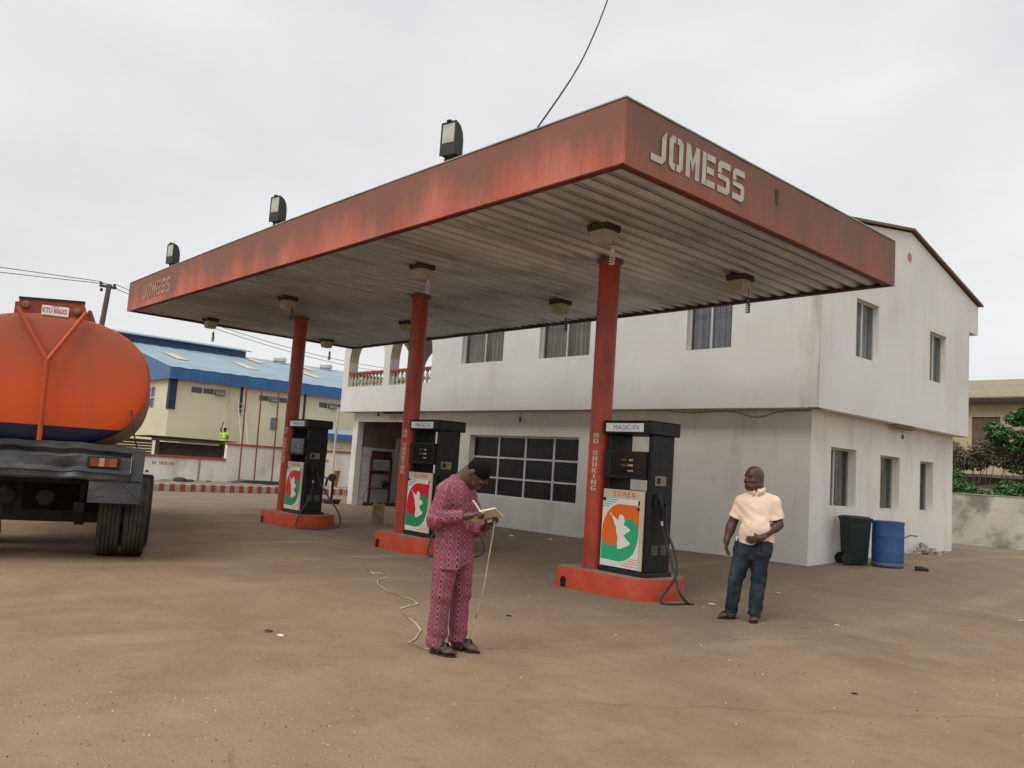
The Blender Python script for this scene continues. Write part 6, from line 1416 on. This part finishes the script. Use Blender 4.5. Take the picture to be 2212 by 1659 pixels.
# measuring tape: from the left hand to the ground and away over the forecourt
m_tape = pm("cream_measuring_tape", (.50,.44,.31), .7, var=.25, vs=5, stains=[((.27,.19,.12),(5,5,5),.5,.62,.85)])
P = [tow((.262,-.165,1.125)), tow((.272,-.175,1.09)), tow((.262,-.16,.95)), tow((.245,-.13,.78)), tow((.228,-.09,.58)), tow((.195,-.04,.38)), tow((.150,.03,.18)), tow((.112,.10,.03)), tow((.08,.17,.008)), tow((.0,.23,.008)), tow((-.035,.15,.02)), tow((.0,-.01,.012)), tow((-.05,-.02,.008)), Vector((-5.66,4.21,.008))]
P += [Vector((x, y, .008)) for x, y in ((-5.66,4.21),(-5.82,4.22),(-6.20,4.62),(-6.61,4.8),(-7.2,5.06),(-7.34,5.38),(-7.48,5.47),(-7.94,5.53),(-8.05,5.52),(-8.68,5.73),(-9.0,5.98),(-9.13,6.18),(-9.47,6.33),(-9.52,6.23),(-9.74,6.27),(-9.75,6.2))][1:]
C_ = catmull(P[:12], 6)[:-1]+[P[12+i//3].lerp(P[min(13+i//3, len(P)-1)], (i % 3)/3)+Vector((.012*math.sin(i*2.1),.012*math.cos(i*1.7),0)) for i in range(3*(len(P)-13)+1)]; mb = MB(); vs = []
for i, p in enumerate(C_):
    t_ = (C_[min(i+1, len(C_)-1)]-C_[max(i-1, 0)]).normalized(); tw = i*.16
    if p.z < .05:
        sd_ = t_.cross(Vector((0,0,1))).normalized()*.0075; zz_ = Vector((0,0,.008*abs(math.sin(i*.55)))); sd_.z += .006*math.sin(i*.6)
    else: sd_ = Vector((rt.x*math.cos(tw*.3), rt.y*math.cos(tw*.3), .0)).normalized()*.0055; zz_ = Vector()
    vs += [p-sd_+zz_, p+sd_+zz_]
mb.add(vs, [(2*i, 2*i+1, 2*i+3, 2*i+2) for i in range(len(C_)-1)])
tp_ = mb.build("measuring_tape", m_tape, smooth=True); so = tp_.modifiers.new("t", 'SOLIDIFY'); so.thickness = .0015
tag(tp_, 'cream measuring tape hanging from the writing man\'s hand and snaking over the ground', 'measuring tape')

# ---------------- the man in the peach shirt
QX, QY = -5.21, 8.38; ra2 = figure_frame(QX, QY)
b = SDF((-.40,-.40,-.01), (.50,.30,1.80), .0064)
X_ = np.array((1.,0,0)); Y_ = np.array((0,1.,0)); Z_ = np.array((0,0,1.))
hc2 = np.array((.055,-.020,1.606)); f2 = nv((-.72,-.68,-.06)); u2 = nv((-.02,0,1))
head(b, hc2, f2, u2, 1.12, 1.34)
b.ell(hc2+f2*.035-u2*.105, (.072,.075,.045), .04); b.ell(hc2+u2*.034-f2*.004, (.089,.108,.096), .02, [np.cross(f2,u2), f2, u2])
b.cap((.09,.02,1.40), (.075,.0,1.56), .082, .078, .04); b.ell((.075,-.03,1.52), (.07,.07,.045), .03)
b.cap((.09,0,.95), (.09,0,1.22), .14, .13, .05); b.cap((-.05,.01,1.33), (.24,.01,1.33), .07, .07, .05)
sR2, sL2 = np.array((-.080,.01,1.325)), np.array((.275,.01,1.335)); eR2, eL2 = np.array((-.175,.02,1.055)), np.array((.335,-.02,1.10)); wR2, wL2 = np.array((-.225,-.05,.875)), np.array((.150,-.215,.945))
for a, e, w_ in ((sR2, eR2, wR2), (sL2, eL2, wL2)): b.cap(a, e, .062, .052, .03); b.cap(e, w_, .052, .034, .02)
b.ell(eR2+(wR2-eR2)*.3, (.05,.05,.07), .03); b.ell(eL2+(wL2-eL2)*.25, (.06,.05,.05), .03)
hand(b, wR2, (.02,-.10,-1), (.75,-.2,0), (.3,-.9,0), curls=((.35,.5,.3),(.25,.4,.3),(.2,.4,.3),(.25,.45,.3)), L=1.06, tcurl=.2)
hand(b, wL2, (-.95,.05,-.28), (.0,.9,.15), (-.1,0,1), curls=((.15,.35,.3),(.15,.35,.3),(.2,.35,.3),(.25,.4,.3)), L=1.06, tcurl=.2)
hR2, hL2 = np.array((-.02,.02,.84)), np.array((.13,.02,.84)); kR2, kL2 = np.array((-.10,-.01,.48)), np.array((.145,.0,.49)); aR2, aL2 = np.array((-.150,.03,.09)), np.array((.105,.03,.09))
for a, k_, an_ in ((hR2, kR2, aR2), (hL2, kL2, aL2)): b.cap(a, k_, .10, .062, .05); b.cap(k_, an_, .06, .042, .02); b.cap(an_, an_-Z_*.04, .042, .036, .02)
hlR, toR = np.array((-.095,.035,.012)), np.array((-.285,-.075,.012)); hlL, toL = np.array((.108,.075,.012)), np.array((.100,-.150,.012))
foot(b, hlR, toR, -X_); foot(b, hlL, toL, X_)
p2 = sdf_obj(b, "person", [m_skin2], it=1); p2.location = (QX, QY, gz(QX, QY)); p2.rotation_euler = (0, 0, ra2)
tag(p2, 'bald heavy man in a peach short sleeved shirt, dark jeans and sandals, looking left', 'person')
r2 = np.cross(f2, u2)
for s_ in (-1, 1):
    mb = MB(); c0 = hc2+(r2*s_*.032+f2*.077+u2*.011)*1.12; mb.lathe([(.0001,-.012),(.008,-.009),(.0118,0),(.008,.009),(.0001,.012)], tuple(c0), 12, tuple(f2)); mb.build("eye", m_eye, p2, local=True, smooth=True)
m_shirt = pm("peach_cotton_shirt", (.78,.61,.46), .85, var=.05, vs=3, bump=(14,.2,.006), spec=.2)
bd2 = SDF(hc2-.18, hc2+.18, .006); R4 = [np.cross(f2, u2), f2, u2]; bd2.ell(hc2+f2*.030-u2*.075, (.083,.080,.060), 0, R4); bd2.ell(hc2+f2*.062-u2*.098, (.045,.040,.034), .02, R4)
bd2.clip(lambda X, Y, Z: Z-hc2[2]+.062); sdf_obj(bd2, 'beard', pm('cropped_dark_beard', (.028,.015,.011), .8), p2, it=1)
t = SDF((-.32,-.36,.80), (.48,.30,1.56), .0064)
t.ell((.095,.005,1.30), (.195,.128,.13), 0); t.ell((.085,-.01,1.22), (.185,.152,.18), .05); t.ell((.095,-.045,1.03), (.187,.178,.19), .06); t.cap((.05,0,.96), (.13,0,.96), .165, .165, .05); t.cap((.055,-.01,.84), (.135,-.01,.84), .158, .158, .04)
t.cap((.09,.02,1.38), (.082,.01,1.49), .108, .090, .04)
t.cap(sR2, eR2+(sR2-eR2)*.22, .072, .070, .04); t.cap(sL2, eL2+(sL2-eL2)*.10, .074, .078, .04); t.cap((.09,.02,1.43), sR2, .062, .070, .04); t.cap((.09,.02,1.43), sL2, .062, .072, .04)
t.clip(lambda X, Y, Z: (.905-.10*np.exp(-((X-.02)/.08)**2)*0-.055*np.exp(-((X-.03)/.09)**2)*(Y < 0)+.012*np.sin(X*14))-Z)
t.clip_half(eR2+(sR2-eR2)*.32, eR2-sR2, (eR2, .16)); t.clip_half(eL2+(sL2-eL2)*.20, eL2-sL2, (eL2, .15))
t.clip_half((.08,.0,1.498), nv((0,-.30,.95)), ((.08,0,1.55), .11))
t.disp(lambda X, Y, Z: .007*pnoise(X, Y, Z, 14, 3)+.0045*pnoise(X, Y, Z, 33, 6)+.003*np.sin((Z*1.5+X*.8)*36+3*np.sin(X*11+1))*np.exp(-(Z-1.14)**2/.02)+.007*np.sin((Z-1.2)*34+X*22)*np.exp(-((X-.22)**2+(Z-1.2)**2)/.008)+.005*np.sin((Z-1.25)*36-X*24)*np.exp(-((X+.06)**2+(Z-1.24)**2)/.006)+.004*np.sin(X*55+Z*9)*np.exp(-(Z-.90)**2/.004))
sh_ = sdf_obj(t, "shirt", m_shirt, p2)
mb = MB()                      # collar: two leaves folded from the neckband
for s_ in (-1, 1):
    pts0 = []; pts1 = []
    for k in range(9):
        a = rad(8+150*k/8)*s_; ca, sa = math.sin(a), -math.cos(a)
        zt_ = 1.485+.050*(k/8); pts0.append((.080+.092*ca, .012+.094*sa-(.02 if k == 0 else 0), zt_)); fl = 1-.35*(k/8); ex = .022 if k < 3 else .012
        pts1.append((.080+(.096+ex)*ca, .012+(.098+ex)*sa-(.01 if k == 0 else 0), zt_-.050*fl-(.020 if k < 2 else 0)))
    b_ = len(mb.v); mb.v += pts0+pts1
    for k in range(8): mb.f.append((b_+k, b_+k+1, b_+9+k+1, b_+9+k)); mb.m.append(0)
co = mb.build("collar", m_shirt, sh_, local=True, smooth=True); so = co.modifiers.new("t", 'SOLIDIFY'); so.thickness = .003
mb = MB(); q = []
for z in (1.42,1.34,1.26,1.18,1.10,1.02,.94): q.append(z)
for z in q:
    y = {1.42:-.112,1.34:-.135,1.26:-.158,1.18:-.178,1.10:-.21,1.02:-.225,.94:-.21}[z]; mb.lathe([(.006,-.006),(.006,.006)], (.035,y-.0,z), 8, (0,1,0))
mb.build("button", pm("cream_button", (.7,.6,.45), .4), sh_, local=True)
n = NT("dark_washed_denim"); X = n.xyz()
fd = n.math('MULTIPLY', n.ramp(n.noise(3.5, det=4, sc=(1.4,1,.8)), .45, .68), .7)
c = n.mix(n.ramp(n.noise(60, sc=(1,1,.3)), .35, .65), (.011,.017,.026), (.023,.034,.050)); c = n.mix(fd, c, (.065,.082,.10)); m_jean = n.fin(c, .85, 0, .2)
j = SDF((-.34,-.30,.03), (.42,.28,1.0), .0064)
j.cap((.03,.0,.86), (.13,.0,.86), .150, .155, 0); j.cap((-.02,.0,.78), (.14,.0,.78), .130, .135, .04)
for a, k_, an_ in ((hR2, kR2, aR2), (hL2, kL2, aL2)): j.cap(a-Z_*.05, k_, .122, .085, .025); j.cap(k_, an_-Z_*.05, .085, .070, .02)
j.clip(lambda X, Y, Z: np.where(X < 0, .065, .062)+.01*np.sin(X*30)-Z); j.clip(lambda X, Y, Z: Z-.935)
j.disp(lambda X, Y, Z: .007*pnoise(X, Y, Z, 15, 7)+.0045*pnoise(X, Y, Z, 36, 8)+.006*np.sin(Z*48+X*15+2*np.sin(Y*13))*(np.exp(-(Z-.12)**2/.006)+.7*np.exp(-(Z-.46)**2/.008))+.005*np.sin((Z-.72)*50+np.abs(X-.055)*40)*np.exp(-((X-.055)**2+(Z-.72)**2)/.006))
je = sdf_obj(j, "jeans", m_jean, p2)
mb = MB(); mb.box(-.120,-.108,-.06,-.04,.885,.935); mb.build("pocket_tag", m_sign, je, local=True)
sandal(hlR, toR, -X_, p2, .05, False); sandal(hlL, toL, X_, p2, .05, False)

# ---------------- the worker in a hi-vis vest by the warehouse wall
TX, TY = -46.9, 19.55; ra3 = figure_frame(TX, TY)
pl_ = thing("trestle", "plank trestle the hi-vis worker stands on, behind the rusty shed", "trestle", (TX, TY, 0))
mb = MB(); mb.box(TX-.35, TX+.35, TY-1.0, TY+.9, .93, .98); mb.box(TX-.3,TX-.22,TY-.9,TY-.82,0,.93); mb.box(TX+.22,TX+.3,TY-.9,TY-.82,0,.93); mb.box(TX-.3,TX-.22,TY+.72,TY+.8,0,.93); mb.box(TX+.22,TX+.3,TY+.72,TY+.8,0,.93); mb.build("platform", m_rust, pl_)
b = SDF((-.45,-.3,-.01), (.45,.3,2.05), .014)
b.ell((.05,0,1.60), (.085,.10,.115), 0); b.cap((.04,0,1.38), (.05,0,1.55), .06, .055, .03); b.cap((-.01,0,.95), (.02,0,1.3), .15, .15, .05); b.cap((-.13,0,1.36), (.18,0,1.36), .07, .07, .05)
b.cap((-.13,0,1.38), (-.20,.0,1.60), .05, .045, .03); b.cap((-.20,0,1.60), (-.13,.05,1.86), .043, .03, .02); b.ell((-.11,.06,1.95), (.035,.03,.07), .02)
b.cap((.18,0,1.36), (.22,-.02,1.12), .05, .045, .03); b.cap((.22,-.02,1.12), (.12,.12,1.05), .043, .03, .02); b.ell((.08,.15,1.05), (.05,.03,.03), .02)
for i in range(4): b.cap((-.125+.02*i,.06,1.99), (-.135+.025*i,.07,2.045-.01*abs(i-1.5)), .010, .009, .005)
for sx_ in (-.09, .09): b.cap((sx_,0,.92), (sx_,0,.5), .09, .06, .04); b.cap((sx_,0,.5), (sx_,0,.09), .058, .04, .02); b.ell((sx_,-.03+.06,.045), (.045,.12,.045), .02)
p3 = sdf_obj(b, "person", [m_skin], it=1); p3.location = (TX, TY, .985); p3.rotation_euler = (0, 0, ra3)
tag(p3, 'worker in a bright yellow green vest reaching up against the cream warehouse wall', 'person')
v3 = SDF((-.35,-.3,.7), (.35,.3,1.5), .014); v3.cap((-.02,0,.80), (.02,0,1.3), .20, .17, .0); v3.cap((-.06,0,.80), (.06,0,.80), .185, .185, .04); v3.cap((-.14,0,1.36), (.17,0,1.36), .088, .088, .05)
v3.clip(lambda X, Y, Z: .80-Z); v3.clip(lambda X, Y, Z: Z-1.44)
m_hv = pm("fluorescent_yellow_green_cloth", (.46,.78,.03), .7, var=.1, vs=8)
sdf_obj(v3, "vest", [m_hv, pm("vest_navy_band", (.05,.10,.12), .6)], p3, matf=lambda c_: ((abs(c_[:, 2]-1.08) < .022) | ((abs(abs(c_[:, 0]-.01)-.11) < .018) & (c_[:, 2] > 1.1))).astype(int))
v4 = SDF((-.3,-.2,.05), (.3,.2,1.0), .014)
for sx_ in (-.09, .09): v4.cap((sx_,0,.92), (sx_,0,.12), .115, .075, .03)
v4.clip(lambda X, Y, Z: .08-Z); sdf_obj(v4, "trousers", m_nav, p3)
h3 = SDF((-.1,-.15,1.45), (.2,.15,1.75), .012); h3.ell((.05,-.005,1.62), (.092,.106,.112), 0); h3.clip(lambda X, Y, Z: 1.60-Z); sdf_obj(h3, "hair", m_hair, p3)
